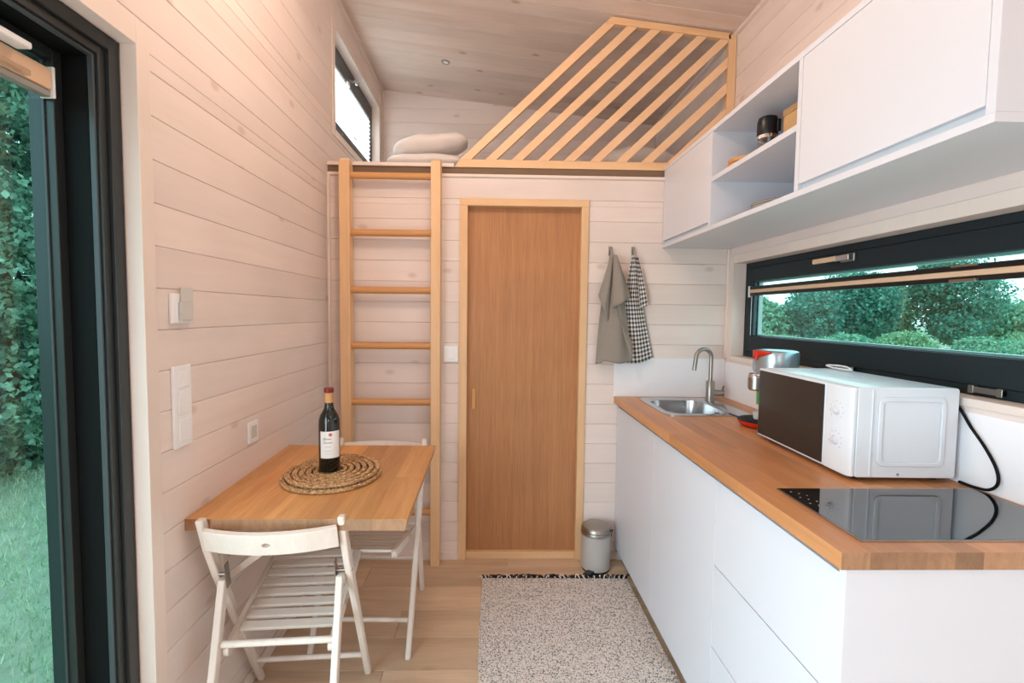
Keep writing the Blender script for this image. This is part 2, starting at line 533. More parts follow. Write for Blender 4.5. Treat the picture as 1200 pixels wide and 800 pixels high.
    def build(s, name, mat, parent=None, bevel=0.0, seg=2, local=False, solid=0.0, subsurf=0, smooth=True, sharp=38):
        v = np.array(s.v, float)
        if local: org = Vector((0, 0, 0))
        else: org = Vector(((v[:, 0].min() + v[:, 0].max()) / 2, (v[:, 1].min() + v[:, 1].max()) / 2, v[:, 2].min()))
        v = v - np.array(org)
        me = bpy.data.meshes.new(name)
        me.from_pydata([tuple(p) for p in v], [], s.f)
        mats = mat if isinstance(mat, (list, tuple)) else [mat]
        for mm in mats: me.materials.append(MATS[mm])
        if len(mats) > 1: me.polygons.foreach_set('material_index', s.mi)
        bm = bmesh.new(); bm.from_mesh(me)
        bmesh.ops.recalc_face_normals(bm, faces=bm.faces)
        bm.to_mesh(me); bm.free()
        if s.uv:
            ul = me.uv_layers.new(name='UVMap')
            for lp in me.loops: ul.data[lp.index].uv = s.uv.get(lp.vertex_index, (0, 0))
        if smooth:
            me.polygons.foreach_set('use_smooth', [True] * len(me.polygons))
            me.set_sharp_from_angle(angle=R(sharp))
        me.update()
        o = bpy.data.objects.new(name, me); C.objects.link(o)
        ORG[o.name] = org
        if parent is not None:
            o.parent = parent; o.location = org - ORG[parent.name] if not local else (0, 0, 0)
            if local: ORG[o.name] = ORG[parent.name]
        else: o.location = org
        if subsurf:
            md = o.modifiers.new('subsurf', 'SUBSURF'); md.levels = subsurf; md.render_levels = subsurf
        if solid:
            md = o.modifiers.new('solid', 'SOLIDIFY'); md.thickness = solid; md.offset = 0
        if bevel:
            md = o.modifiers.new('bevel', 'BEVEL'); md.width = bevel; md.segments = seg
            md.limit_method = 'ANGLE'; md.angle_limit = R(40); md.harden_normals = True
        return o


def thing(name, label, cat, loc=(0, 0, 0), rz=0.0, group=None):
    o = bpy.data.objects.new(name, None); C.objects.link(o)
    o.empty_display_size = 0.05
    o.location = loc; o.rotation_euler = (0, 0, rz)
    o['label'] = label; o['category'] = cat
    if group: o['group'] = group
    ORG[o.name] = Vector(loc)
    return o


def tag(o, label, cat, group=None, kind=None):
    o['label'] = label; o['category'] = cat
    if group: o['group'] = group
    if kind: o['kind'] = kind
    return o


def struct(o, label=None, cat=None):
    o['kind'] = 'structure'
    if label: o['label'] = label
    if cat: o['category'] = cat
    return o


def sthing(name, label, cat, loc=(0, 0, 0)):
    return struct(thing(name, label, cat, loc))


def cyl(mb, a, b, r, seg=16, mi=0):
    return mb.tube([a, b], r, seg, mi=mi)


def rrect(x0, x1, y0, y1, r, n=6):
    pts = []
    for cx, cy, a0 in ((x1 - r, y0 + r, -90), (x1 - r, y1 - r, 0), (x0 + r, y1 - r, 90), (x0 + r, y0 + r, 180)):
        for k in range(n + 1):
            a = R(a0 + 90 * k / n); pts.append((cx + r * math.cos(a), cy + r * math.sin(a)))
    return pts


# ------------------------------------------------------------------ the room's measures
D = 2.5402          # face of the wall with the door
XL, XR = -0.8614, 1.2629
YB = -1.90          # wall behind the camera
YL = 3.788          # far wall of the loft
PITCH, G0 = 0.1079, 1.9355      # board pitch and a groove height
def ceil_z(x): return 3.040 - 0.1083 * (x - XL)


def cut(rects, holes):
    """subtract holes from (a0,a1,b0,b1) rectangles"""
    out = list(rects)
    for h in holes:
        nxt = []
        for r in out:
            a0, a1, b0, b1 = r
            if h[1] <= a0 or h[0] >= a1 or h[3] <= b0 or h[2] >= b1: nxt.append(r); continue
            if b0 < h[2]: nxt.append((a0, a1, b0, h[2]))
            if b1 > h[3]: nxt.append((a0, a1, h[3], b1))
            c0, c1 = max(b0, h[2]), min(b1, h[3])
            if a0 < h[0]: nxt.append((a0, h[0], c0, c1))
            if a1 > h[1]: nxt.append((h[1], a1, c0, c1))
        out = nxt
    return out


def levels(z0, z1):
    k = math.floor((z0 - G0) / PITCH); zs = [z0]
    z = G0 + (k + 1) * PITCH
    while z < z1 - 0.002:
        if z > z0 + 0.002: zs.append(z)
        z += PITCH
    zs.append(z1)
    return list(zip(zs[:-1], zs[1:]))


# hole = (y0,y1,z0,z1)
DOOR = (-1.05, 1.197, -0.02, 1.973)
LOFTW = (2.67, 3.68, 2.325, 2.86)
LFB, LFT = 2.435, 2.752     # visible pane of the loft window
WIN = (0.55, 2.485, 1.130, 1.612)
g = 0.0004
def grow(h, e=0.004): return (h[0] - e, h[1] + e, h[2] - e, h[3] + e)
mb = MB()
for z0, z1 in levels(0.0, 3.12):
    for a0, a1, b0, b1 in cut([(YB, YL, z0, z1)], [grow(DOOR), grow(LOFTW)]):
        if b1 - b0 > 0.004:
            mb.board(XL - 0.018, XL, a0, a1, b0 + (g if b0 == z0 else 0), b1 - (g if b1 == z1 else 0), '+x')
for a0, a1, b0, b1 in cut([(YB - 0.1, YL + 0.1, -0.3, 3.12)], [grow(DOOR), grow(LOFTW)]):
    mb.box(XL - 0.15, XL - 0.0195, a0, a1, b0, b1)
struct(mb.build('wall_left', 'pine_y'))
mb = MB()
for z0, z1 in levels(0.0, 2.88):
    for a0, a1, b0, b1 in cut([(YB, YL, z0, z1)], [grow(WIN)]):
        if b1 - b0 > 0.004:
            mb.board(XR, XR + 0.018, a0, a1, b0 + (g if b0 == z0 else 0), b1 - (g if b1 == z1 else 0), '-x')
for a0, a1, b0, b1 in cut([(YB - 0.1, YL + 0.1, -0.3, 2.88)], [grow(WIN)]):
    mb.box(XR + 0.0195, XR + 0.15, a0, a1, b0, b1)
struct(mb.build('wall_right', 'pine_y'))

# wall with the door
XD0, XD1, XD2, XD3 = -0.1728, -0.1317, 0.4650, 0.5043
mb = MB()
DH = (XD1 - 0.01, XD2 + 0.01, -0.02, 1.905)
for z0, z1 in levels(0.0, 2.0625):
    for a0, a1, b0, b1 in cut([(XL, XR, z0, z1)], [DH]):
        if b1 - b0 > 0.004:
            mb.board(a0, a1, D, D + 0.018, b0 + (g if b0 == z0 else 0), b1 - (g if b1 == z1 else 0), '-y')
for a0, a1, b0, b1 in cut([(XL, XR, 0.0, 2.0625)], [DH]):
    mb.box(a0, a1, D + 0.0195, D + 0.07, b0, b1)
struct(mb.build('wall_back', 'pine_x'))
# loft far wall and wall behind the camera
mb = MB()
for z0, z1 in levels(2.118, 3.12):
    mb.board(XL, XR, YL, YL + 0.018, z0 + g, z1 - g, '-y')
mb.box(XL - 0.15, XR + 0.15, YL + 0.0195, YL + 0.1, -0.3, 3.12)
struct(mb.build('wall_loft', 'pine_x'))
mb = MB()
REARW = (-0.40, 0.60, 1.25, 2.12)
for z0, z1 in levels(0.0, 3.12):
    for a0, a1, b0, b1 in cut([(XL, XR, z0, z1)], [REARW]):
        if b1 - b0 > 0.004: mb.board(a0, a1, YB - 0.018, YB, b0, b1, '+y')
for a0, a1, b0, b1 in cut([(XL - 0.15, XR + 0.15, -0.3, 3.12)], [REARW]):
    mb.box(a0, a1, YB - 0.1, YB - 0.0195, b0, b1)
struct(mb.build('wall_rear', 'pine_x'))

# sloping boarded ceiling
mb = MB()
y = YB
def zc_(x, e): return ceil_z(x) + e
xa, xb = XL - 0.0, XR + 0.0
i = 0
while y < YL:
    y1 = min(y + PITCH, YL)
    ya, yb_ = y + g, y1 - g; c = 0.0018
    vs = []
    for (yy, e) in ((ya, 0.018), (yb_, 0.018), (yb_, c), (yb_ - c, 0), (ya + c, 0), (ya, c)):
        vs += [(xa, yy, zc_(xa, e)), (xb, yy, zc_(xb, e))]
    n = 6
    fs = [(2 * k, 2 * k + 1, 2 * ((k + 1) % n) + 1, 2 * ((k + 1) % n)) for k in range(n)]
    fs += [tuple(2 * k for k in range(n)), tuple(2 * k + 1 for k in range(n - 1, -1, -1))]
    mb._add(vs, fs); y = y1
vs = []
for x in (XL - 0.15, XR + 0.15):
    for yy in (YB - 0.1, YL + 0.1):
        for e in (0.0195, 0.15): vs.append((x, yy, zc_(x, e)))
mb._add(vs, [(0, 2, 3, 1), (4, 5, 7, 6), (0, 1, 5, 4), (2, 6, 7, 3), (0, 4, 6, 2), (1, 3, 7, 5)])
struct(mb.build('ceiling', 'pine_ceiling'))

# floor: laminate planks laid across the room
mb = MB()
FP = 0.183
joints = {0: [0.097], 3: [-0.391, 0.85], 5: [-0.394, 0.78], 1: [-0.62, 0.60], 2: [0.3], 4: [0.45]}
k = 0; y1 = 2.642
while y1 > YB:
    y0 = y1 - FP
    js = joints.get(k, [((k * 0.47) % 1.2) - 0.6, ((k * 0.47) % 1.2) + 0.55])
    xs = [XL] + sorted(j for j in js if XL + .1 < j < XR - .1) + [XR]
    for a, b_ in zip(xs[:-1], xs[1:]):
        mb.board(a + 0.0006, b_ - 0.0006, max(y0, YB) + 0.0006, min(y1, 2.62) - 0.0006, -0.01, 0.0, '+z', 0.001)
    y1 = y0; k += 1
mb.box(XL - 0.15, XR + 0.15, YB - 0.1, YL + 0.1, -0.30, -0.011)
struct(mb.build('floor', 'floor_laminate'))

# loft deck, its lip, and the gap below it, its shade put into a dark strip
mb = MB()
mb.prism([(XL, D - 0.004), (-0.205, D - 0.004), (-0.205, D + 0.0335), (XR, D + 0.0335), (XR, YL), (XL, YL)], 2, 2.098, 2.116)
struct(mb.build('loft_floor', 'white_trim', bevel=0.0015))
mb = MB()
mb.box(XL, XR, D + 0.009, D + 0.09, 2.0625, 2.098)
struct(mb.build('trim_1', 'recess_shade'), )
mb = MB()
mb.box(XL, XR, D - 0.006, D + 0.0085, 2.048, 2.0625)
struct(mb.build('trim_2', 'white_trim', bevel=0.001))
# corner trims
mb = MB(); mb.box(XL, XL + 0.016, D - 0.016, D, 0.045, 2.048)
struct(mb.build('trim_3', 'white_trim', bevel=0.005, seg=3))
mb = MB(); mb.box(XR - 0.016, XR, D - 0.016, D, 1.110, 1.694)
struct(mb.build('trim_4', 'white_trim', bevel=0.005, seg=3))
mb = MB(); mb.box(XL, XL + 0.014, YL - 0.014, YL, 2.116, ceil_z(XL) - 0.002)
struct(mb.build('trim_5', 'white_trim', bevel=0.004))
mb = MB()
vs = []
for yy in (YB, YL - 0.0):
    for (dx, dz) in ((0, 0), (0.018, 0), (0.018, -0.018), (0, -0.018)):
        vs.append((XL + dx, yy, ceil_z(XL + dx) + dz))
mb._add(vs, [(0, 1, 2, 3), (7, 6, 5, 4), (0, 4, 5, 1), (1, 5, 6, 2), (2, 6, 7, 3), (3, 7, 4, 0)])
vs = []
for yy in (YB, YL):
    for (dx, dz) in ((0, 0), (-0.018, 0), (-0.018, -0.018), (0, -0.018)):
        vs.append((XR + dx, yy, ceil_z(XR + dx) + dz))
mb._add(vs, [(0, 1, 2, 3), (7, 6, 5, 4), (0, 4, 5, 1), (1, 5, 6, 2), (2, 6, 7, 3), (3, 7, 4, 0)])
struct(mb.build('trim_6', 'white_trim'))
mb = MB()
mb.box(XL + 0.001, XD0, D - 0.012, D, 0, 0.045)
struct(mb.build('baseboard_back', 'white_trim', bevel=0.003))
mb = MB(); mb.box(XD3, 0.725, D - 0.012, D, 0, 0.045)
struct(mb.build('baseboard_back.001', 'white_trim', bevel=0.003))
mb = MB(); mb.box(XL, XL + 0.012, 1.245, D - 0.013, 0, 0.045)
struct(mb.build('baseboard_left', 'white_trim', bevel=0.003))

# ------------------------------------------------------------------ wooden sliding door
dr = sthing('door_1', 'oak veneer sliding door in pale pine frame under the loft', 'door', (0.166, D, 0))
mb = MB(); mb.box(XD1 - 0.012, XD2 + 0.012, D + 0.030, D + 0.062, 0.03, 1.93)
panel = mb.build('door_panel', 'door_veneer', dr, bevel=0.002)
mb = MB()
mb.box(XD0, XD1, D - 0.012, D + 0.030, 0, 1.8998)
mb.box(XD2, XD3, D - 0.012, D + 0.030, 0, 1.8998)
mb.build('side_frame', 'pine_orange_z', dr, bevel=0.0015)
mb = MB(); mb.box(XD0, XD3, D - 0.012, D + 0.030, 1.9000, 1.937)
mb.build('top_frame', 'pine_orange_x', dr, bevel=0.0015)
mb = MB(); mb.box(XD1, XD2, D + 0.004, D + 0.030, 0.0, 0.038)
mb.build('threshold', 'pine_orange_x', dr, bevel=0.002)
mb = MB()
mb.box(-0.106, -0.084, D + 0.018, D + 0.0305, 0.822, 0.933)
h = mb.build('door_handle', 'beech_wood', panel, bevel=0.004, seg=3)

# ------------------------------------------------------------------ glazed sliding door in left wall
y0d, y1d, ztd = DOOR[0], DOOR[1], DOOR[3]
dl = sthing('door_2', 'dark grey framed glazed door in the left wall', 'door', (XL - 0.08, 0.07, 0))
# white reveal + casing
mb = MB()
e = 0.0005
mb.box(XL - 0.034, XL + 0.007, y1d, y1d + 0.045, 0, ztd + 0.045)
mb.box(XL - 0.034, XL + 0.007, y0d - 0.045, y0d, 0, ztd + 0.045)
mb.box(XL - 0.034, XL + 0.007, y0d, y1d, ztd, ztd + 0.045)
struct(mb.build('trim_7', 'white_trim', bevel=0.0015))


def ring_yz(mb, x0, x1, ya, yb, za, zb, w, wt=None, wb=None, mi=0):
    """rectangular picture-frame ring in the yz plane"""
    wt = w if wt is None else wt; wb = w if wb is None else wb
    mb.box(x0, x1, ya, ya + w, za, zb, mi); mb.box(x0, x1, yb - w, yb, za, zb, mi)
    mb.box(x0, x1, ya + w, yb - w, zb - wt, zb, mi); mb.box(x0, x1, ya + w, yb - w, za, za + wb, mi)


xf = XL - 0.034
mb = MB(); ring_yz(mb, xf - 0.0995, xf, y0d, y1d, 0.0, ztd, 0.031)
fr = mb.build('outer_frame', 'anthracite', dl, bevel=0.002)
mb = MB(); ring_yz(mb, xf - 0.030, xf - 0.010, y0d + 0.0315, y1d - 0.0315, 0.0315, ztd - 0.0315, 0.0195)
mb.build('frame_step', 'anthracite', dl, bevel=0.0015)
mb = MB(); ring_yz(mb, xf - 0.0875, xf - 0.0305, y0d + 0.0515, y1d - 0.0515, 0.0515, ztd - 0.0515, 0.006)
mb.build('jamb_shade_ring', 'rubber_black', dl, bevel=0.001)  # black ring puts the shade of the deep jamb side into colour
mb = MB(); ring_yz(mb, xf - 0.0300, xf - 0.017, y0d + 0.0515, y1d - 0.0515, 0.0515, ztd - 0.0515, 0.006)
mb.build('seal', 'gasket', dl, bevel=0.0015)
mb = MB()
ya, yb_, za, zb = y0d + 0.058, y1d - 0.058, 0.058, ztd - 0.058
ring_yz(mb, xf - 0.145, xf - 0.088, ya - 0.0060, yb_ + 0.0060, za - 0.0060, zb + 0.0060, 0.0265)
sash = mb.build('sash', 'anthracite', dl, bevel=0.002)
mb = MB(); ring_yz(mb, xf - 0.112, xf - 0.1075, ya + 0.0208, yb_ - 0.0208, za + 0.0208, zb - 0.0208, 0.0035)
mb.build('glazing_bead', 'gasket', sash)
mb = MB(); mb.box(xf - 0.117, xf - 0.112, ya + 0.02, yb_ - 0.02, za + 0.02, zb - 0.02)
mb.build('glass_pane', 'window_glass', sash)
# blind cassette at the head of the sash
xb_ = xf - 0.094
bl = thing('pleated_blind', 'closed pale blind rail at the top of the glazed door', 'blind', (xb_, 0.0, 1.807))
mb = MB(); mb.box(xb_ - 0.014, xb_ + 0.012, ya + 0.028, yb_ - 0.030, 1.822, 1.868)
mb.build('blind_cassette', 'blind_rail', bl, bevel=0.003)
mb = MB(); mb.box(xb_ - 0.012, xb_ + 0.008, ya + 0.028, yb_ - 0.030, 1.807, 1.8215)
mb.build('folded_blind', 'kick_grey', bl, bevel=0.002)
mb = MB(); mb.box(xb_ - 0.016, xb_ + 0.015, yb_ - 0.030, yb_ - 0.0235, 1.806, 1.874)
mb.build('end_cap', 'plastic_white', bl, bevel=0.002)
mb = MB(); mb.box(xb_ + 0.0125, xb_ + 0.045, 0.90, 1.032, 1.868, 1.882)
mb.build('blind_clip', 'plastic_white', bl, bevel=0.004)
mb = MB(); mb.box(xb_ + 0.0125, xb_ + 0.028, 0.93, 1.045, 1.822, 1.834)
mb.build('pull_tab', 'clear_glass', bl, bevel=0.002)

# ------------------------------------------------------------------ window over the worktop
XF = 1.327
w1 = sthing('window_1', 'long dark framed window above the worktop', 'window', (XF, 1.52, 1.13))
mb = MB()
mb.box(XR - 0.005, XF, WIN[1] - 0.0, WIN[1] + 0.042, 1.095, 1.655)
mb.box(XR - 0.005, XF, 0.50, WIN[1], WIN[3], 1.655)
mb.box(XR - 0.005, XF, 0.50, WIN[1], 1.108, WIN[2])
struct(mb.build('trim_8', 'white_trim', bevel=0.0015))
mb = MB(); ring_yz(mb, XF, XF + 0.06, WIN[0], WIN[1], WIN[2], WIN[3], 0.028)
mb.build('outer_frame', 'anthracite_matte', w1, bevel=0.002)
mb = MB(); ring_yz(mb, XF - 0.004, XF + 0.055, WIN[0] + 0.0285, WIN[1] - 0.0285, 1.1585, 1.5835, 0.040, 0.066, 0.080)
ws = mb.build('sash', 'anthracite_matte', w1, bevel=0.003)
mb = MB(); ring_yz(mb, XF + 0.008, XF + 0.020, WIN[0] + 0.07, WIN[1] - 0.069, 1.2387, 1.5173, 0.003)
mb.build('glazing_bead', 'gasket', ws, bevel=0.001)
mb = MB(); mb.box(XF + 0.020, XF + 0.024, WIN[0] + 0.069, WIN[1] - 0.069, 1.2385, 1.5175)
mb.build('glass_pane', 'window_glass', ws)
mb = MB(); ring_yz(mb, XF + 0.030, XF + 0.050, WIN[0] + 0.0695, WIN[1] - 0.069, 1.2390, 1.5170, 0.008)
mb.build('outer_bead', 'card_grey', ws, bevel=0.001)
hd = MB(); hd.box(XF - 0.016, XF - 0.0045, 1.72, 1.79, 1.545, 1.575)
hb = hd.build('window_handle', 'steel_brushed', ws, bevel=0.003)
hd = MB(); hd.box(XF - 0.034, XF - 0.017, 1.725, 1.80, 1.549, 1.571)
hd.build('handle_neck', 'steel', hb, bevel=0.003)
hd = MB(); hd.beam((XF - 0.030, 1.79, 1.561), (XF - 0.026, 1.925, 1.561), 0.012, 0.020)
hd.build('handle_lever', 'blind_rail', hb, bevel=0.004)
for yy in (1.745, 1.235, 2.30):
    hd = MB(); hd.box(XF - 0.012, XF - 0.0003, yy - 0.045, yy + 0.045, 1.140, 1.156)
    hd.box(XF - 0.014, XF - 0.0003, yy + 0.030, yy + 0.045, 1.137, 1.159)
    hd.box(XF - 0.014, XF - 0.0003, yy - 0.045, yy - 0.030, 1.137, 1.159)
    hd.build('hinge', 'steel_brushed', w1, bevel=0.0015)
# blind rail in front of the pane
bx = XF + 0.001
bl = thing('pleated_blind', 'slim folded tan blind rail across the window above the worktop', 'blind', (bx, 1.5, 1.44))
mb = MB(); mb.box(bx - 0.012, bx + 0.004, 0.65, 2.425, 1.4575, 1.4745)
mb.build('blind_rail', 'blind_rail', bl, bevel=0.003)
mb = MB(); mb.box(bx - 0.010, bx + 0.004, 0.65, 2.425, 1.443, 1.4572)
mb.build('folded_blind', 'black_plastic', bl, bevel=0.001)
mb = MB(); mb.box(bx - 0.0115, bx + 0.004, 0.65, 2.425, 1.4748, 1.490)
mb.build('rail_lip', 'black_plastic', bl, bevel=0.001)
mb = MB(); mb.box(bx - 0.016, bx + 0.005, 2.4255, 2.433, 1.436, 1.492)
mb.build('end_cap', 'plastic_white', bl, bevel=0.002)
mb = MB(); mb.box(bx - 0.024, bx - 0.0125, 1.27, 1.345, 1.442, 1.450); mb.box(bx - 0.022, bx - 0.0125, 1.27, 1.345, 1.484, 1.490)
mb.build('pull_tab', 'steel_brushed', bl, bevel=0.001)
for yy in (2.418,):
    mb = MB(); cyl(mb, (bx - 0.004, yy, 1.243), (bx - 0.004, yy, 1.44), 0.0012, 6)
    mb.build('tension_cord', 'plastic_white', bl)

# ------------------------------------------------------------------ loft window
XW2 = XL - 0.05
w2 = sthing('window_2', 'small dark framed window high in the left wall of the loft', 'window', (XW2, 3.17, 2.325))
mb = MB()
mb.box(XW2, XL + 0.006, LOFTW[1], LOFTW[1] + 0.055, LOFTW[2] - 0.04, LOFTW[3] + 0.045)
mb.box(XW2, XL + 0.006, LOFTW[0] - 0.04, LOFTW[0], LOFTW[2] - 0.04, LOFTW[3] + 0.045)
mb.box(XW2, XL + 0.006, LOFTW[0], LOFTW[1], LOFTW[3], LOFTW[3] + 0.045)
mb.box(XW2, XL + 0.006, LOFTW[0], LOFTW[1], LOFTW[2] - 0.04, LOFTW[2])
struct(mb.build('trim_9', 'white_trim', bevel=0.002))
mb = MB(); ring_yz(mb, XW2 - 0.055, XW2, LOFTW[0], LOFTW[1], LOFTW[2] - 0.0, LOFTW[3], 0.045, LOFTW[3] - LFT, LFB - LOFTW[2])
f2 = mb.build('frame', 'anthracite', w2, bevel=0.003)
mb = MB(); mb.box(XW2 - 0.040, XW2 - 0.036, LOFTW[0] + 0.054, LOFTW[1] - 0.054, LFB - 0.001, LFT + 0.001)
mb.build('glass_pane', 'clear_pane', f2)
mb = MB(); cyl(mb, (XW2, 3.22, 2.825), (XW2 + 0.022, 3.22, 2.825), 0.020, 20)
mb.tube([(XW2 + 0.022, 3.22, 2.825), (XW2 + 0.030, 3.22, 2.820), (XW2 + 0.032, 3.17, 2.800), (XW2 + 0.030, 3.12, 2.79)], 0.008, 10)
mb.build('window_handle', 'steel', f2)
# pleated blind
bl = thing('pleated_blind', 'white pleated blind drawn over the loft window', 'blind', (XW2 - 0.012, 3.17, 2.435))
mb = MB(); n = 22; zb0, zb1 = LFB + 0.001, LFT - 0.001
gr = []
for i in range(n + 1):
    z = zb0 + (zb1 - zb0) * i / n; xx = XW2 - 0.012 + (0.009 if i % 2 else -0.006)
    gr.append([(xx, LOFTW[0] + 0.046, z), (xx, LOFTW[1] - 0.046, z)])
mb.sheet(gr); mb.build('blind_cloth', 'blind_cloth', bl, smooth=False, solid=0.0008)
mb = MB(); mb.box(XW2 - 0.0005, XW2 + 0.012, 3.05, 3.09, 2.735, 2.757)
mb.build('blind_clip', 'plastic_white', bl, bevel=0.002)
mb = MB(); mb.box(XW2 - 0.0005, XW2 + 0.010, 3.20, 3.26, 2.470, 2.475)
mb.build('pull_tab', 'black_plastic', bl, bevel=0.001)

# unseen window behind the camera, added and sized for the light it lets in
w3 = sthing('unseen_window', 'unseen window added for daylight in the wall behind the viewer', 'window', (0.15, YB, 1.25))
mb = MB()
a0, a1, b0, b1 = REARW
mb.box(a0, a0 + .05, YB - 0.08, YB - 0.02, b0, b1); mb.box(a1 - .05, a1, YB - 0.08, YB - 0.02, b0, b1)
mb.box(a0 + .05, a1 - .05, YB - 0.08, YB - 0.02, b0, b0 + .05); mb.box(a0 + .05, a1 - .05, YB - 0.08, YB - 0.02, b1 - .05, b1)
f3 = mb.build('frame', 'anthracite', w3, bevel=0.003)
mb = MB(); mb.box(a0 + .05, a1 - .05, YB - 0.06, YB - 0.055, b0 + .05, b1 - .05)
mb.build('glass_pane', 'clear_pane', f3)

# ------------------------------------------------------------------ loft balustrade of slanting slats
bal = thing('slatted_balustrade', 'pine balustrade of slanting slats across the loft edge', 'railing', (0.55, D, 2.099))
YS0, YS1 = D + 0.002, D + 0.032
mb = MB(); mb.prism([(-0.203, 2.0990), (XR - 0.002, 2.0990), (XR - 0.002, 2.140), (-0.175, 2.140)], 1, YS0, YS1)
mb.build('bottom_rail', 'pine_orange_x', bal, bevel=0.0015)
tz = lambda x: ceil_z(x) - 0.006
tx0 = 0.583
mb = MB(); mb.prism([(0.570, tz(0.570) - 0.036), (XR - 0.034, tz(XR - 0.034) - 0.034), (XR - 0.034, tz(XR - 0.034)), (0.604, tz(0.604))], 1, YS0, YS1)
mb.build('top_rail', 'pine_orange_x', bal, bevel=0.0015)
mb = MB(); mb.box(XR - 0.034 - 0.012, XR - 0.003, YS0, YS1, 2.1405, tz(XR - 0.01) - 0.0 - 0.004)
# trim post top so it meets the rail cleanly
mb.build('post', 'pine_orange_z', bal, bevel=0.0015)
hw = 0.029   # half of the slat's horizontal cut
zb_ = 2.1402
xr_ = XR - 0.0465
slope = (2.823 - zb_) / (tx0 - .012 + 0.150)
for k in range(9):
    xc = -0.150 + 0.1365 * k + (0.005 if k == 0 else 0)
    def top_of(x0):
        # intersection with rail underside
        # z = zb + slope*(x-x0);  rail z = ceil - .006 - .036
        A = ceil_z(0) - 0.042; Bc = -0.1083
        x = (A - zb_ + slope * x0) / (slope - Bc)
        return x, zb_ + slope * (x - x0)
    L_, R_ = xc - hw, xc + hw
    lt, rt = top_of(L_), top_of(R_)
    poly = [(L_, zb_), (R_, zb_)]
    if rt[0] <= xr_: poly += [rt, lt]
    else:
        poly.append((xr_, zb_ + slope * (xr_ - R_)))
        if lt[0] <= xr_: poly += [(xr_, A_ := ceil_z(xr_) - 0.042), lt]
        else: poly.append((xr_, zb_ + slope * (xr_ - L_)))
    mb = MB(); mb.prism(poly, 1, YS0 + 0.001, YS1 - 0.002)
    mb.build('slat', 'pine_slat', bal, bevel=0.0012)

# ------------------------------------------------------------------ ladder
la = thing('loft_ladder', 'pale wooden ladder leaning up to the loft left of the door', 'ladder', (-0.52, 2.47, 0))
for x0, x1 in ((-0.777, -0.724), (-0.316, -0.266)):
    mb = MB()
    mb.prism([(2.455, 0.0), (2.530, 0.0), (2.530, 2.085), (2.518, 2.108), (2.485, 2.115), (2.462, 2.105), (2.455, 2.085)], 0, x0, x1)
    mb.build('ladder_stile', 'pine_orange_z', la, bevel=0.006, seg=3)
for z in (2.030, 1.744, 1.452, 1.166, 0.872, 0.579, 0.286):
    mb = MB(); cyl(mb, (-0.7238, 2.484, z), (-0.3162, 2.484, z), 0.0175, 20)
    mb.build('rung', 'beech_wood', la)

# ------------------------------------------------------------------ wall mounted table
tb = thing('wall_table', 'orange oak drop-leaf table fixed to the left wall', 'table', (-0.55, 1.67, 0.72))
mb = MB()
xs = [XL + 0.001, -0.79, -0.70, -0.615, -0.52, -0.43, -0.335, -0.2365]
Y0, Y1 = 1.335, 2.030
sz = 0.018 / 0.70
def tz_(y): return 0.7525 + sz * (y - 1.335)
for a, b_ in zip(xs[:-1], xs[1:]):
    cuts = [Y0] + ([1.335 + random.uniform(.2, .5)] if random.random() < .6 else []) + [Y1]
    for c0, c1 in zip(cuts[:-1], cuts[1:]):
        vs = []
        for yy in (c0, c1):
            t = tz_(yy)
            ee = 0.006 if b_ == xs[-1] else 0
            vs += [(a, yy, t - 0.033), (b_ - ee, yy, t - 0.033), (b_, yy, t), (a, yy, t)]
        mb._add(vs, [(0, 1, 2, 3), (7, 6, 5, 4), (0, 4, 5, 1), (1, 5, 6, 2), (2, 6, 7, 3), (3, 7, 4, 0)])
        mb.mi[-6] = mb.mi[-5] = 1
mb.build('tabletop', ['oak_table', 'oak_end'], tb, smooth=False)
for yy in (1.50, 1.86):
    mb = MB()
    t = tz_(yy) - 0.0335
    mb.box(XL + 0.001, XL + 0.02, yy - 0.015, yy + 0.015, t - 0.26, t - 0.002)
    mb.beam((XL + 0.012, yy, t - 0.24), (XL + 0.30, yy, t - 0.025), 0.022, 0.022)
    mb.box(XL + 0.02, XL + 0.34, yy - 0.012, yy + 0.012, t - 0.02, t - 0.001)
    mb.build('folding_bracket', 'chair_white', tb, bevel=0.002)


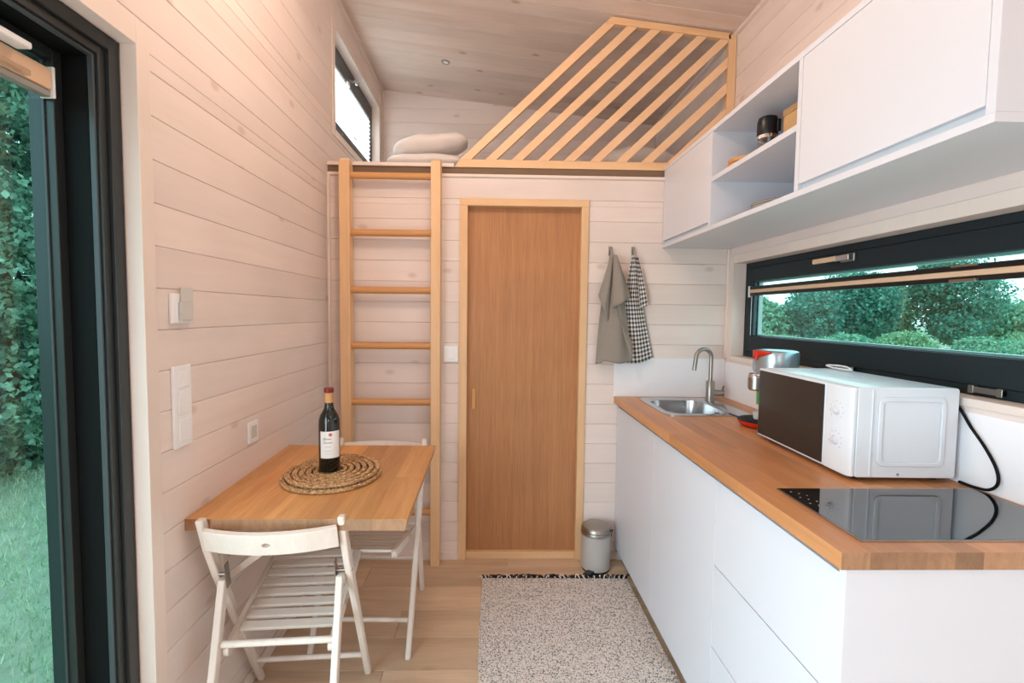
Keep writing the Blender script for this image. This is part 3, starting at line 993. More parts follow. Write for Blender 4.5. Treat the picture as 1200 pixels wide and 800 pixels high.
# ------------------------------------------------------------------ folding chairs
def make_chair(name, label, group):
    t = thing(name, label, 'chair', (0, 0, 0), 0, group)
    w, a, yt, zt, yr = 0.191, 0.200, -0.180, 0.762, -0.262
    yl = lambda z: a + (-0.200 - a) * (z / 0.766)
    zh = 0.565
    yh = yl(zh)
    for s in (-1, 1):
        # long leg: from front foot up to the back rest, with a slight bend above the hinge
        mb = MB()
        P = [(a, 0), (yl(0.30), 0.30), (yh, zh), (yl(0.66) + 0.004, 0.66), (yt, zt)]
        wd_ = [0.026, 0.030, 0.036, 0.034, 0.028]
        vs = []
        for (yy, zz), ww in zip(P, wd_):
            for dx in (-0.011, 0.011):
                for dy in (-ww / 2, ww / 2): vs.append((s * w + dx, yy + dy, zz))
        fs = [(0, 1, 3, 2), (16, 18, 19, 17)]
        for k in range(4):
            b = 4 * k
            fs += [(b, b + 4, b + 5, b + 1), (b + 1, b + 5, b + 7, b + 3), (b + 3, b + 7, b + 6, b + 2), (b + 2, b + 6, b + 4, b)]
        mb._add(vs, fs)
        mb.build('front_leg', 'chair_white', t, bevel=0.006, seg=3, local=True)
        # rear leg
        mb = MB()
        x = s * (w - 0.0230)
        ph = (yh - 0.012, zh - 0.012)
        vs = []
        for (yy, zz), ww in zip([(yr, 0), ((yr + ph[0]) / 2, zh / 2), ph], (0.024, 0.032, 0.034)):
            for dx in (-0.0105, 0.0105):
                for dy in (-ww / 2, ww / 2): vs.append((x + dx, yy + dy, zz))
        fs = [(0, 1, 3, 2), (8, 10, 11, 9)]
        for k in range(2):
            b = 4 * k
            fs += [(b, b + 4, b + 5, b + 1), (b + 1, b + 5, b + 7, b + 3), (b + 3, b + 7, b + 6, b + 2), (b + 2, b + 6, b + 4, b)]
        mb._add(vs, fs)
        mb.build('rear_leg', 'chair_white', t, bevel=0.005, seg=3, local=True)
        # steel hinge plate
        mb = MB()
        mb.beam((s * (w - 0.0352), yh - 0.006, zh - 0.040), (s * (w - 0.0352), yh - 0.022, zh + 0.035), 0.0025, 0.024, up=(0, 1, 0))
        cyl(mb, (s * (w - 0.038), yh - 0.010, zh - 0.002), (s * (w + 0.012), yh - 0.010, zh - 0.002), 0.005, 10)
        mb.build('hinge', 'steel_brushed', t, local=True)
        # seat rail with rounded ends
        mb = MB()
        f0 = Vector((0.235, 0.437)); f1 = Vector((-0.135, 0.352))
        d = (f0 - f1).normalized(); nrm = Vector((-d.y, d.x)); poly = []
        hh = 0.017
        for c_, a0 in ((f0, 0), (f1, 180)):
            for k in range(7):
                an = R(a0 - 90 + 30 * k)
                poly.append(tuple(c_ + d * (hh * math.cos(an)) + nrm * (hh * math.sin(an))))
        xi = s * 0.1475
        mb.prism(poly, 0, xi - 0.0085, xi + 0.0085)
        mb.build('seat_rail', 'chair_white', t, bevel=0.003, local=True)
    # seat slats
    for k in range(8):
        q = k / 7
        c = f0 + (f1 - f0) * (0.015 + 0.80 * q) + nrm * (hh - 0.0075)
        mb = MB()
        dv = Vector((0, d.x, d.y)); up = Vector((0, nrm.x, nrm.y))
        vs = []
        for sx_ in (-0.1385, 0.1385):
            for i, j in ((-1, -1), (1, -1), (1, 1), (-1, 1)):
                p = Vector((sx_, c.x, c.y)) + dv * (i * 0.0145) + up * (j * 0.006); vs.append(tuple(p))
        mb._add(vs, [(3, 2, 1, 0), (4, 5, 6, 7), (0, 1, 5, 4), (1, 2, 6, 5), (2, 3, 7, 6), (3, 0, 4, 7)])
        mb.build('seat_slat', 'chair_slat_wood', t, bevel=0.003, local=True)
    # cross rods
    for nm, (p, z, x, r) in (('seat_rod', (-0.150, 0.378, 0.156, 0.010)), ('front_rod', (yl(0.115), 0.115, 0.179, 0.009)),
                             ('rear_rod', (yr + 0.055, 0.19, 0.156, 0.009))):
        mb = MB(); cyl(mb, (-x, p, z), (x, p, z), r, 14)
        mb.build(nm, 'chair_white', t, local=True)
    # curved back board with its hand hole
    mb = MB(); nx, nz = 28, 6; gr = {}; vs = []
    for j in range(nz + 1):
        for i in range(nx + 1):
            u = -1 + 2 * i / nx; v = j / nz
            x = u * 0.1795; z = 0.671 + 0.066 * v
            gr[(i, j)] = [x, z]
    ci, cj = nx // 2, nz // 2
    ringv = [(-1, -1), (0, -1), (1, -1), (1, 0), (1, 1), (0, 1), (-1, 1), (-1, 0)]
    for di, dj in ringv:
        an = math.atan2(dj * 1.0, di * 1.0)
        gr[(ci + di, cj + dj)] = [math.cos(an) * 0.0115, 0.704 + math.sin(an) * 0.0075]
    keys = {}; V = []
    for key, (x, z) in gr.items():
        if key == (ci, cj): continue
        keys[key] = len(V); u = x / 0.1795
        V.append((x, -0.178 - 0.038 * (1 - u * u) + (-(z - 0.70)) * 0.35, z))
    F = []
    for j in range(nz):
        for i in range(nx):
            cs = [(i, j), (i + 1, j), (i + 1, j + 1), (i, j + 1)]
            if (ci, cj) in cs: continue
            F.append(tuple(keys[c_] for c_ in cs))
    mb._add(V, F)
    mb.build('backrest', 'chair_white', t, local=True, solid=0.016, bevel=0.002)
    return t


def copy_tree(o, parent=None):
    c = o.copy(); C.objects.link(c)
    if parent: c.parent = parent
    for ch in [x for x in bpy.data.objects if x.parent == o and x != c]:
        copy_tree(ch, c)
    return c


ch1 = make_chair('folding_chair', 'white slatted folding chair in the foreground, its back to the viewer', 'folding chairs at the table')
ch2 = copy_tree(ch1)
ch2['label'] = 'white slatted folding chair on the far side of the table, beside the ladder'
ch1.location = (-0.6251, 1.506, 0); ch1.rotation_euler = (0, 0, 0.068)
ch2.location = (-0.4998, 1.994, 0); ch2.rotation_euler = (0, 0, 3.117)

# ------------------------------------------------------------------ on the table: braided mats and wine bottle
def zt_at(y): return tz_(y)
mats_c = [(-0.563, 1.665), (-0.575, 1.672)]
tilt = Matrix.Rotation(math.atan(sz), 4, 'X')
def braid(name, label, cx, cy, z0, r_out, ang):
    mb = MB(); nt_ = 7; rw = r_out / nt_
    # one spiral braid: three interleaved strands
    turns = nt_; N = 900
    for s in range(3):
        pts = []
        for i in range(N):
            q = i / (N - 1); th = 2 * math.pi * turns * math.sqrt(q) ; r = 0.004 + (r_out - 0.010) * math.sqrt(q)
            L_ = math.pi * turns * r_out * q
            ph = L_ / 0.018 * 2 * math.pi / 2 + s * 2 * math.pi / 3
            rr = r + 0.0050 * math.sin(ph); zz = 0.0062 + 0.0024 * math.sin(2 * ph)
            pts.append((rr * math.cos(th + ang), rr * math.sin(th + ang), zz))
        mb.tube(pts, 0.0046, 5)
    mb.v = [tuple(tilt @ Vector(p) + Vector((cx, cy, z0))) for p in mb.v]
    return tag(mb.build(name, 'seagrass'), label, 'placemat', 'braided placemats')
braid('braided_placemat', 'round braided seagrass placemat, lower one of the two on the table', -0.563, 1.668, zt_at(1.668) + 0.0006, 0.172, 0.3)
braid('braided_placemat', 'round braided seagrass placemat, upper one directly under the wine bottle', -0.560, 1.674, zt_at(1.674) + 0.0135, 0.168, 2.0)

bz = zt_at(1.66) + 0.0245
bo = thing('wine_bottle', 'dark wine bottle with white label on the braided mats', 'bottle', (-0.564, 1.660, bz))
prof = [(0, 0.004), (0.025, 0.0), (0.0335, 0.002), (0.0355, 0.006), (0.0355, 0.165), (0.0345, 0.180), (0.030, 0.196), (0.022, 0.210), (0.0165, 0.220), (0.0145, 0.232), (0.0140, 0.252)]
mb = MB(); mb.lathe(prof + [(0, 0.252)], (-0.564, 1.660, bz), 40)
mb.build('glass_body', 'bottle_glass', bo)
mb = MB(); mb.lathe([(0.0143, 0.236), (0.0145, 0.275), (0.0155, 0.277), (0.0158, 0.286), (0.0150, 0.288), (0.0140, 0.290), (0, 0.2905)], (-0.564, 1.660, bz), 28)
mb.build('foil_capsule', 'beech_wood', bo)
mb = MB(); mb.lathe([(0.0152, 0.2745), (0.0164, 0.277), (0.0164, 0.287), (0.0150, 0.2912), (0, 0.2915)], (-0.564, 1.660, bz), 28)
mb.build('foil_top', 'capsule_red', bo)


def wrap(mb, c, r, a0, a1, z0, z1, n=16):
    gr = []
    for k in range(2):
        z = (z0, z1)[k]
        gr.append([(c[0] + r * math.cos(R(a0 + (a1 - a0) * i / n)), c[1] + r * math.sin(R(a0 + (a1 - a0) * i / n)), z) for i in range(n + 1)])
    mb.sheet(gr)


lc = (-0.564, 1.660)
mb = MB(); wrap(mb, lc, 0.0358, -142 + 18, -8, bz + 0.052, bz + 0.145, 24)
lb = mb.build('label', 'label_paper', bo)
mb = MB()
for (z, a0, a1, hgt) in ((0.122, -105, -88, .0018), (0.1185, -105, -60, .0030), (0.1125, -105, -92, .002), (0.106, -103, -55, .0028), (0.092, -95, -62, .0012), (0.078, -98, -60, .0010), (0.068, -92, -66, .0010)):
    n = 9
    for i in range(n):
        b0 = a0 + (a1 - a0) * i / n; b1 = b0 + (a1 - a0) / n * 0.72
        wrap(mb, lc, 0.0360, b0, b1, bz + z - hgt / 2, bz + z + hgt / 2, 2)
mb.build('label_print', 'label_ink', lb)
mb = MB(); mb.lathe([(0, 0), (0.006, 0.0), (0.006, 0.0004), (0, 0.0004)], (0, 0, 0), 16)
an = R(-66)
Mx = Matrix.Translation((lc[0] + 0.0359 * math.cos(an), lc[1] + 0.0359 * math.sin(an), bz + 0.134)) @ Matrix.Rotation(an, 4, 'Z') @ Matrix.Rotation(R(90), 4, 'Y')
mb.v = [tuple(Mx @ Vector(p)) for p in mb.v]
mb.build('label_crest', 'label_red', lb)

# ------------------------------------------------------------------ switches and sockets
def plate(mb, y0, y1, z0, z1, t=0.009): mb.box(XL, XL + t, y0, y1, z0, z1)
sw = thing('wall_switch', 'tall white triple switch plate on the left wall above the table', 'switch', (XL, 1.33, 0.96))
mb = MB(); plate(mb, 1.293, 1.370, 0.962, 1.188); mb.build('switch_plate', 'plastic_white', sw, bevel=0.003, seg=3)
for z0, z1 in ((1.127, 1.172), (1.053, 1.118), (0.980, 1.040)):
    mb = MB(); mb.box(XL + 0.0085, XL + 0.0125, 1.308, 1.355, z0, z1); mb.build('rocker', 'plastic_white', sw, bevel=0.002)
sw = thing('key_card_switch', 'white wall switch with a grey card stuck in it', 'switch', (XL, 1.335, 1.30))
mb = MB(); plate(mb, 1.294, 1.379, 1.304, 1.385, 0.010); mb.build('switch_plate', 'plastic_white', sw, bevel=0.003, seg=3)
mb = MB(); mb.box(XL + 0.0105, XL + 0.019, 1.320, 1.372, 1.312, 1.362); mb.build('card_holder', 'card_grey', sw, bevel=0.002)
mb = MB(); mb.box(XL + 0.012, XL + 0.0145, 1.325, 1.378, 1.3625, 1.402); mb.build('card', 'card_grey', sw, bevel=0.0008)
so = thing('wall_socket', 'small white socket on the left wall beside the table', 'socket', (XL, 1.717, 0.86))
mb = MB(); plate(mb, 1.684, 1.752, 0.868, 0.944); mb.build('socket_plate', 'plastic_white', so, bevel=0.003, seg=3)
mb = MB(); mb.box(XL + 0.0088, XL + 0.0105, 1.700, 1.737, 0.885, 0.928); mb.build('socket_insert', 'card_grey', so, bevel=0.001)
sw = thing('light_switch', 'white light switch between the ladder and the wooden door', 'switch', (-0.216, D, 1.08))
mb = MB(); mb.box(-0.256, -0.178, D - 0.009, D, 1.080, 1.166); mb.build('switch_plate', 'plastic_white', sw, bevel=0.003, seg=3)
mb = MB(); mb.box(-0.238, -0.196, D - 0.0125, D - 0.0085, 1.097, 1.149); mb.build('rocker', 'plastic_white', sw, bevel=0.002)

# recessed ceiling spotlight
cs = thing('recessed_spotlight', 'tiny unlit recessed spotlight in the loft ceiling', 'light', (-0.32, 3.24, ceil_z(-0.32) - 0.006))
tl = Matrix.Rotation(math.atan(0.1083), 4, 'Y')
mb = MB(); mb.lathe([(0.017, -0.004), (0.027, -0.004), (0.029, 0.0), (0.029, 0.005), (0.017, 0.005), (0.017, -0.004)], (-0.32, 3.24, ceil_z(-0.32) - 0.002), 28, M=tl)
mb.build('bezel', 'steel_brushed', cs)
mb = MB(); mb.lathe([(0, -0.002), (0.0168, -0.002), (0.0168, 0.004), (0, 0.004)], (-0.32, 3.24, ceil_z(-0.32) - 0.002), 24, M=tl)
mb.build('lens', 'plastic_white', cs)

# fittings built for the two added, unseen ceiling lamps
for (lx_, ly_, lz_), lbl in ((LAMPS[0][0], 'unseen bare bulb ceiling lamp added above the table'), (LAMPS[1][0], 'unseen bare bulb ceiling lamp added behind the viewer')):
    cl = thing('unseen_ceiling_lamp', lbl, 'lamp', (lx_, ly_, lz_ + 0.12))
    mb = MB(); cyl(mb, (lx_, ly_, lz_ + 0.125), (lx_, ly_, ceil_z(lx_) - 0.03), 0.006, 10)
    mb.build('stem', 'steel_brushed', cl)
    mb = MB(); mb.lathe([(0, 0), (0.05, 0), (0.05, 0.02), (0, 0.02)], (lx_, ly_, ceil_z(lx_) - 0.029), 24)
    mb.build('rose', 'steel_brushed', cl)

# ------------------------------------------------------------------ loft bedding
mb = MB(); mb.box(-0.66, 1.22, 2.86, 3.74, 2.1165, 2.205)
tag(mb.build('mattress', 'mattress_cloth', bevel=0.03, seg=4), 'pale mattress lying on the loft floor', 'mattress')


def puffy(name, label, cat, c, sx_, sy_, sz_, mat, seed, rot=0.0, power=3.0, wr=0.012, parent=None):
    """soft cushion-like body: superellipsoid with creases"""
    r_ = np.random.default_rng(seed); ph = r_.uniform(0, 6.28, 12)
    mb = MB(); nu, nv = 44, 22; gr = []
    cr, sr = math.cos(rot), math.sin(rot)
    for j in range(nv + 1):
        v = -math.pi / 2 + math.pi * j / nv; row = []
        for i in range(nu + 1):
            u = 2 * math.pi * (i % nu) / nu
            ce = lambda t, p: math.copysign(abs(math.cos(t)) ** p, math.cos(t))
            se = lambda t, p: math.copysign(abs(math.sin(t)) ** p, math.sin(t))
            x = sx_ * ce(v, 0.7) * ce(u, 0.55); y_ = sy_ * ce(v, 0.7) * se(u, 0.55); z = sz_ * se(v, 1.0)
            n = (math.sin(14 * x + ph[0] + 5 * y_) + math.sin(23 * y_ + ph[1]) * .7 + math.sin(37 * x - 9 * y_ + ph[2]) * .5 + math.sin(31 * x + 22 * y_ + ph[3]) * .4)
            z += wr * n * (abs(math.cos(v)) ** .5)
            x += wr * 0.5 * math.sin(19 * y_ + 25 * z + ph[4]); 
            X = c[0] + x * cr - y_ * sr; Y = c[1] + x * sr + y_ * cr
            row.append((X, Y, c[2] + z))
        gr.append(row)
    mb.sheet(gr)
    return mb


mb = puffy('', '', '', (-0.415, 3.10, 2.262), 0.245, 0.19, 0.052, '', 3, wr=0.003)
tag(mb.build('folded_duvet', 'cotton_white'), 'flat folded white duvet under the pillow at the loft edge', 'duvet')
mb = puffy('', '', '', (-0.395, 3.10, 2.380), 0.232, 0.16, 0.056, '', 15, rot=0.03, wr=0.006)
# sag towards the left end
mb.v = [(x, y_, z - 0.05 * max(0, (-0.40 - x) / 0.23) ** 1.3 + 0.022 * max(0, (x + 0.42) / 0.2) + 0.003 * math.sin(60 * x + 40 * z) * (x > -0.4)) for x, y_, z in mb.v]
tag(mb.build('pillow', 'cotton_white'), 'white pillow with rumpled cover on the loft, left of the slats', 'pillow', 'loft pillows')
mb = puffy('', '', '', (0.88, 3.06, 2.292), 0.26, 0.17, 0.076, '', 8, rot=0.1, wr=0.01)
tag(mb.build('pillow', 'cotton_white'), 'white pillow seen through the slats at the far right of the loft', 'pillow', 'loft pillows')

# ------------------------------------------------------------------ kitchen base units
XC = 0.680
YN = 0.868
kb = thing('base_cabinet', 'white handleless kitchen base cabinets under the wooden worktop', 'cabinet', (0.95, 1.70, 0))
mb = MB()
mb.box(XC + 0.020, XR - 0.001, YN + 0.018, D - 0.002, 0.078, 0.72)
mb.box(XC + 0.020, XC + 0.040, YN + 0.018, D - 0.002, 0.72, 0.8655)
mb.box(XC + 0.040, XR - 0.001, D - 0.02, D - 0.002, 0.72, 0.8655)
mb.box(XC + 0.040, XR - 0.001, YN + 0.018, 1.98, 0.72, 0.8655)
mb.build('carcass', 'cabinet_white', kb)
mb = MB(); mb.box(XC - 0.002, XR - 0.001, YN, YN + 0.0175, 0.0, 0.8655)
mb.build('end_panel', 'cabinet_white', kb, bevel=0.001)
mb = MB(); mb.box(0.722, 0.738, YN + 0.018, D - 0.0125, 0.0, 0.0775)
mb.build('plinth', 'kick_grey', kb)
# grip channel
mb = MB(); mb.box(XC + 0.004, XC + 0.0195, YN + 0.018, D - 0.002, 0.852, 0.8655)
mb.build('grip_channel', 'cabinet_white', kb, bevel=0.001)
splits = [YN + 0.0185, 1.395, 1.945, D - 0.003]
gz = 0.0016
# near drawer stack
for z0, z1 in ((0.080, 0.330), (0.333, 0.585), (0.588, 0.846)):
    mb = MB(); mb.box(XC, XC + 0.0185, splits[0], splits[1] - gz, z0, z1)
    mb.build('drawer', 'cabinet_white', kb, bevel=0.0012)
for a, b_ in ((splits[1], splits[2]), (splits[2], splits[3])):
    mb = MB(); mb.box(XC, XC + 0.0185, a + 0.0003, b_ - 0.0003, 0.080, 0.846)
    mb.build('door', 'cabinet_white', kb, bevel=0.0012)

# worktop of glued staves, with the sink cut out
mb = MB()
SK = (0.795, 1.092, 2.085, 2.470)
x = 0.6604; st = 0.0548; i = 0
edges = [0.6604]
while edges[-1] + st < XR - 0.03: edges.append(edges[-1] + st)
edges.append(XR - 0.001)
rr = random.Random(4)
for a, b_ in zip(edges[:-1], edges[1:]):
    ys = [0.8577]; yy = 0.8577 + rr.uniform(0.25, 0.8)
    while yy < D - 0.15: ys.append(yy); yy += rr.uniform(0.45, 0.9)
    ys.append(D - 0.001)
    for c0, c1 in zip(ys[:-1], ys[1:]):
        for r_ in cut([(a, b_, c0, c1)], [SK]): 
            mb.box(r_[0], r_[1], r_[2], r_[3], 0.8662, 0.900); mb.mi[-4] = mb.mi[-3] = 1
wt = mb.build('worktop', ['oak_worktop', 'oak_end'], smooth=False)
tag(wt, 'oiled oak stave worktop running along the right wall', 'worktop')

# white splashback panels
mb = MB(); mb.box(0.658, XR - 0.0045, D - 0.004, D - 0.0002, 0.9005, 1.1075)
tag(mb.build('splashback', 'splash_white'), 'white splashback panel on the far wall behind the sink', 'splashback')
mb = MB(); mb.box(XR - 0.004, XR - 0.0002, 0.50, D - 0.0045, 0.9005, 1.094)
tag(mb.build('splashback', 'splash_white'), 'long white splashback panel below the window, behind the microwave', 'splashback')

# sink
sk = thing('kitchen_sink', 'inset stainless steel sink at the far end of the worktop', 'sink', (0.96, 2.27, 0.9))
O = rrect(0.768, 1.160, 2.052, 2.498, 0.060, 8); I_ = rrect(0.800, 1.087, 2.090, 2.465, 0.075, 8)
I2 = rrect(0.812, 1.075, 2.102, 2.453, 0.070, 8); B_ = rrect(0.830, 1.057, 2.120, 2.435, 0.055, 8)
B0 = rrect(0.845, 1.042, 2.135, 2.420, 0.045, 8)
mb = MB(); n = len(O); vs = []
zs = [0.9004, 0.9030, 0.9030, 0.897, 0.77, 0.758]
for ring_, z in zip((O, O, I_, I2, B_, B0), zs): vs += [(p[0], p[1], z) for p in ring_]
fs = []
for k in range(5):
    for i in range(n):
        j = (i + 1) % n; fs.append((k * n + i, k * n + j, (k + 1) * n + j, (k + 1) * n + i))
fs.append(tuple(5 * n + i for i in range(n)))
mb._add(vs, fs)
mb.build('basin', 'steel', sk)
mb = MB(); mb.lathe([(0, 0), (0.038, 0), (0.042, 0.002), (0.040, 0.004), (0.03, 0.003), (0, 0.002)], (0.945, 2.28, 0.7585), 28)
mb.build('drain', 'chrome', sk)
mb = MB()
mb.lathe([(0, 0), (0.014, 0), (0.014, 0.004), (0.010, 0.005), (0, 0.003)], (0, 0, 0), 20)
Mx = Matrix.Translation((1.068, 2.22, 0.868)) @ Matrix.Rotation(R(-85), 4, 'Y')
mb.v = [tuple(Mx @ Vector(p)) for p in mb.v]
mb.build('overflow', 'black_plastic', sk)

# faucet
fx, fy = 1.125, 2.415
fa = thing('kitchen_faucet', 'brushed steel swan-neck mixer tap beside the sink', 'faucet', (fx, fy, 0.9032))
mb = MB(); mb.lathe([(0, 0), (0.024, 0), (0.024, 0.004), (0.0215, 0.006), (0.0215, 0.098), (0.018, 0.103), (0, 0.103)], (fx, fy, 0.9032), 28)
mb.build('tap_body', 'steel_brushed', fa)
pts = [(fx, fy, 1.006), (fx, fy, 1.06), (fx, fy, 1.115)]
for k in range(1, 15):
    a = R(180 * k / 15); pts.append((fx - 0.044 + 0.044 * math.cos(a), fy - 0.022 * (1 - math.cos(a)) * .5, 1.125 + 0.044 * math.sin(a)))
pts += [(fx - 0.0915, fy - 0.024, 1.105), (fx - 0.096, fy - 0.026, 1.075), (fx - 0.098, fy - 0.027, 1.062)]
mb = MB(); mb.tube(pts, 0.0105, 16); mb.build('spout', 'steel_brushed', fa)
mb = MB(); cyl(mb, (fx + 0.015, fy - 0.006, 0.945), (fx + 0.062, fy - 0.022, 0.945), 0.0165, 20)
lv = mb.build('lever_hub', 'steel_brushed', fa)
mb = MB(); mb.tube([(fx + 0.052, fy - 0.02, 0.955), (fx + 0.045, fy - 0.05, 0.985)], 0.0045, 10)
mb.build('lever', 'steel_brushed', lv)

# hob
hob = thing('induction_hob', 'black glass two-zone hob set in the near end of the worktop', 'hob', (0.985, 1.035, 0.9))
mb = MB(); mb.box(0.730, 1.240, 0.899, 1.176, 0.9006, 0.9046)
gl = mb.build('hob_glass', 'hob_glass', hob, bevel=0.0012)
mb = MB()
mb.box(0.7285, 1.2415, 0.8975, 0.8987, 0.9003, 0.9040); mb.box(0.7285, 0.7297, 0.8987, 1.1775, 0.9003, 0.9040); mb.box(0.7297, 1.2415, 1.1763, 1.1775, 0.9003, 0.9040)
mb.build('steel_edge', 'steel', hob)
for q in range(9):
    mb = MB()
    mb.box(0.748 + 0.012 * (q % 3), 0.751 + 0.012 * (q % 3), 1.150 - 0.012 * q, 1.153 - 0.012 * q, 0.90465, 0.90475)
    mb.build('touch_mark', 'card_grey', gl)

# ------------------------------------------------------------------ microwave
mw = thing('microwave', 'white microwave oven with dark glass door on the worktop', 'microwave', (1.0, 1.26, 0.9), R(-2.0))
Wd, Dp, Ht = 0.462, 0.272, 0.255
z0 = 0.012
# local: x depth (0 front .. Dp back), y along the wall
mb = MB()
pr = rrect(0.004, Dp, z0, Ht, 0.008, 4)
mb.prism(pr, 1, 0.0, Wd)
body = mb.build('body', 'appliance_white', mw, bevel=0.003, seg=2, local=True)
# embossed side panel
def ringplate(mb, outer, inner, a0, a1):
    """raised frame on plane y=a0, sticking to y=a1"""
    n = len(outer); vs = []
    for pl, y_ in ((outer, a0), (outer, a1), (inner, a1), (inner, a0)):
        vs += [(p[0], y_, p[1]) for p in pl]
    fs = []
    for k in range(4):
        for i in range(n):
            j = (i + 1) % n; l = (k + 1) % 4
            fs.append((k * n + i, k * n + j, l * n + j, l * n + i))
    mb._add(vs, fs)
mb = MB()
ringplate(mb, rrect(0.058, 0.236, 0.044, 0.230, 0.018, 5), rrect(0.070, 0.224, 0.056, 0.218, 0.012, 5), 0.0004, -0.0050)
mb.build('side_emboss', 'appliance_white', body, bevel=0.0028, local=True)
mb = MB(); mb.box(0.0400, 0.0430, -0.0035, 0.0004, z0 + 0.002, Ht - 0.006)
mb.build('side_seam', 'appliance_white', body, bevel=0.0006, local=True)
mb = MB(); mb.lathe([(0, 0), (0.003, 0), (0.003, 0.002), (0, 0.002)], (0, 0, 0), 10)
Mx = Matrix.Translation((0.118, 0.0, 0.022)) @ Matrix.Rotation(R(90), 4, 'X')
mb.v = [tuple(Mx @ Vector(p)) for p in mb.v]; mb.build('screw', 'steel_brushed', body, local=True)
mb = MB()
mb.box(-0.014, 0.0035, 0.104, Wd - 0.001, z0 + 0.001, Ht - 0.001)
dr_ = mb.build('door', 'appliance_white', mw, bevel=0.004, seg=3, local=True)
mb = MB(); mb.box(-0.0165, -0.0142, 0.106, Wd - 0.008, z0 + 0.008, Ht - 0.008)
mb.build('door_glass', 'black_gloss', dr_, bevel=0.001, local=True)
mb = MB()
pp = [(-0.014, 0.103), (0.0035, 0.103), (0.0035, 0.001), (-0.006, 0.001), (-0.014, 0.014)]
mb.prism(pp, 2, z0 + 0.001, Ht - 0.001)
cp = mb.build('control_panel', 'appliance_white', mw, bevel=0.003, seg=2, local=True)
for zz in (0.184, 0.100):
    mb = MB(); mb.lathe([(0, 0), (0.014, 0), (0.014, 0.001), (0.0115, 0.002), (0.0105, 0.008), (0.009, 0.0095), (0, 0.0095)], (0, 0, 0), 28)
    mb.box(-0.0025, 0.0025, -0.0095, 0.0095, 0.0080, 0.0125)
    Mx = Matrix.Translation((-0.0142, 0.055, zz)) @ Matrix.Rotation(R(30 if zz > .1 else -20), 4, 'X') @ Matrix.Rotation(R(-90), 4, 'Y')
    mb.v = [tuple(Mx @ Vector(p)) for p in mb.v]
    mb.build('knob', 'cabinet_white', cp, bevel=0.0008, local=True)
for zz in (0.184, 0.100):
    mb = MB()
    for k in range(9):
        a = R(-130 + 32.5 * k); mb.box(-0.01445, -0.0141, 0.055 + 0.025 * math.sin(a) - .0012, 0.055 + 0.025 * math.sin(a) + .0012, zz + 0.025 * math.cos(a) - .0008, zz + 0.025 * math.cos(a) + .0008)
    mb.build('dial_mark', 'ceramic_rim', cp, local=True)
for px_, py_ in ((0.03, 0.04), (0.03, Wd - 0.04), (Dp - 0.03, 0.04), (Dp - 0.03, Wd - 0.04)):
    mb = MB(); mb.lathe([(0, 0.0005), (0.013, 0.0005), (0.015, z0 + 0.0005), (0, z0 + 0.0005)], (px_, py_, 0), 16)
    mb.build('foot', 'rubber_black', mw, local=True)
mw.location = (0.970, 1.235, 0.9)
mw.rotation_euler = (0, 0, R(-1.5))
# its flex
mb = MB()
cp_ = [(1.2475, 1.262, 1.112), (1.251, 1.240, 1.105), (1.251, 1.205, 1.06), (1.251, 1.165, 1.015), (1.251, 1.135, 0.97), (1.250, 1.128, 0.935), (1.250, 1.148, 0.912), (1.250, 1.185, 0.9055), (1.251, 1.225, 0.9055)]
def smooth_path(P, n=8):
    out = []
    P = [Vector(p) for p in P]
    for i in range(len(P) - 1):
        p0, p1, p2, p3 = P[max(i - 1, 0)], P[i], P[i + 1], P[min(i + 2, len(P) - 1)]
        for k in range(n):
            t = k / n
            out.append(0.5 * ((2 * p1) + (p2 - p0) * t + (2 * p0 - 5 * p1 + 4 * p2 - p3) * t * t + (-p0 + 3 * p1 - 3 * p2 + p3) * t ** 3))
    out.append(P[-1]); return out
mb.tube(smooth_path(cp_), 0.0036, 10)
tag(mb.build('power_cord', 'rubber_black'), 'black power cord hanging behind the microwave', 'cord')

# small white wire loop on the sill
mb = MB()
mb.tube(smooth_path([(1.238, 1.70, 1.143), (1.243, 1.73, 1.150), (1.246, 1.78, 1.150), (1.243, 1.83, 1.146), (1.238, 1.80, 1.142), (1.230, 1.74, 1.142), (1.232, 1.70, 1.143)], 6), 0.0028, 8)
mb.v = [(x - 0.02, y_ - 0.12, z + 0.0185) for x, y_, z in mb.v]
tag(mb.build('wire_loop', 'plastic_white'), 'small loop of white wire lying at the back of the microwave top', 'wire')

# ------------------------------------------------------------------ coffee machine
kx, ky = 1.132, 1.868
cm = thing('coffee_machine', 'red and silver coffee machine between the sink and the microwave', 'coffee machine', (kx, ky, 0.9))
mb = MB(); mb.lathe([(0, 0.0006), (0.055, 0.0006), (0.072, 0.006), (0.082, 0.018), (0.083, 0.024), (0, 0.024)], (kx - 0.055, ky, 0.9), 36)
mb.build('drip_base', 'red_plastic', cm)
mb = MB(); mb.lathe([(0, 0.0243), (0.083, 0.0243), (0.084, 0.028), (0.078, 0.030), (0.074, 0.0275), (0, 0.0275)], (kx - 0.055, ky, 0.9), 36)
for k in range(-4, 5):
    hl = math.sqrt(0.072 ** 2 - (k * 0.016) ** 2)
    mb.box(kx - 0.055 - hl, kx - 0.055 + hl, ky + k * 0.016 - 0.002, ky + k * 0.016 + 0.002, 0.9276, 0.9300)
mb.build('drip_grate', 'black_plastic', cm)
mb = MB(); mb.beam((kx - 0.125, ky + 0.03, 0.930), (kx - 0.155, ky + 0.055, 0.940), 0.014, 0.006)
mb.build('tray_lever', 'black_plastic', cm, bevel=0.002)
mb = MB(); mb.lathe([(0, 0.0), (0.045, 0.0), (0.040, 0.05), (0.038, 0.13), (0.043, 0.190), (0, 0.190)], (kx + 0.015, ky, 0.9301), 30, sx=1.0, sy=0.9)
mb.build('column', 'silver_plastic', cm)
mb = MB(); mb.box(kx - 0.034, kx - 0.018, ky - 0.030, ky + 0.030, 0.9305, 1.045)
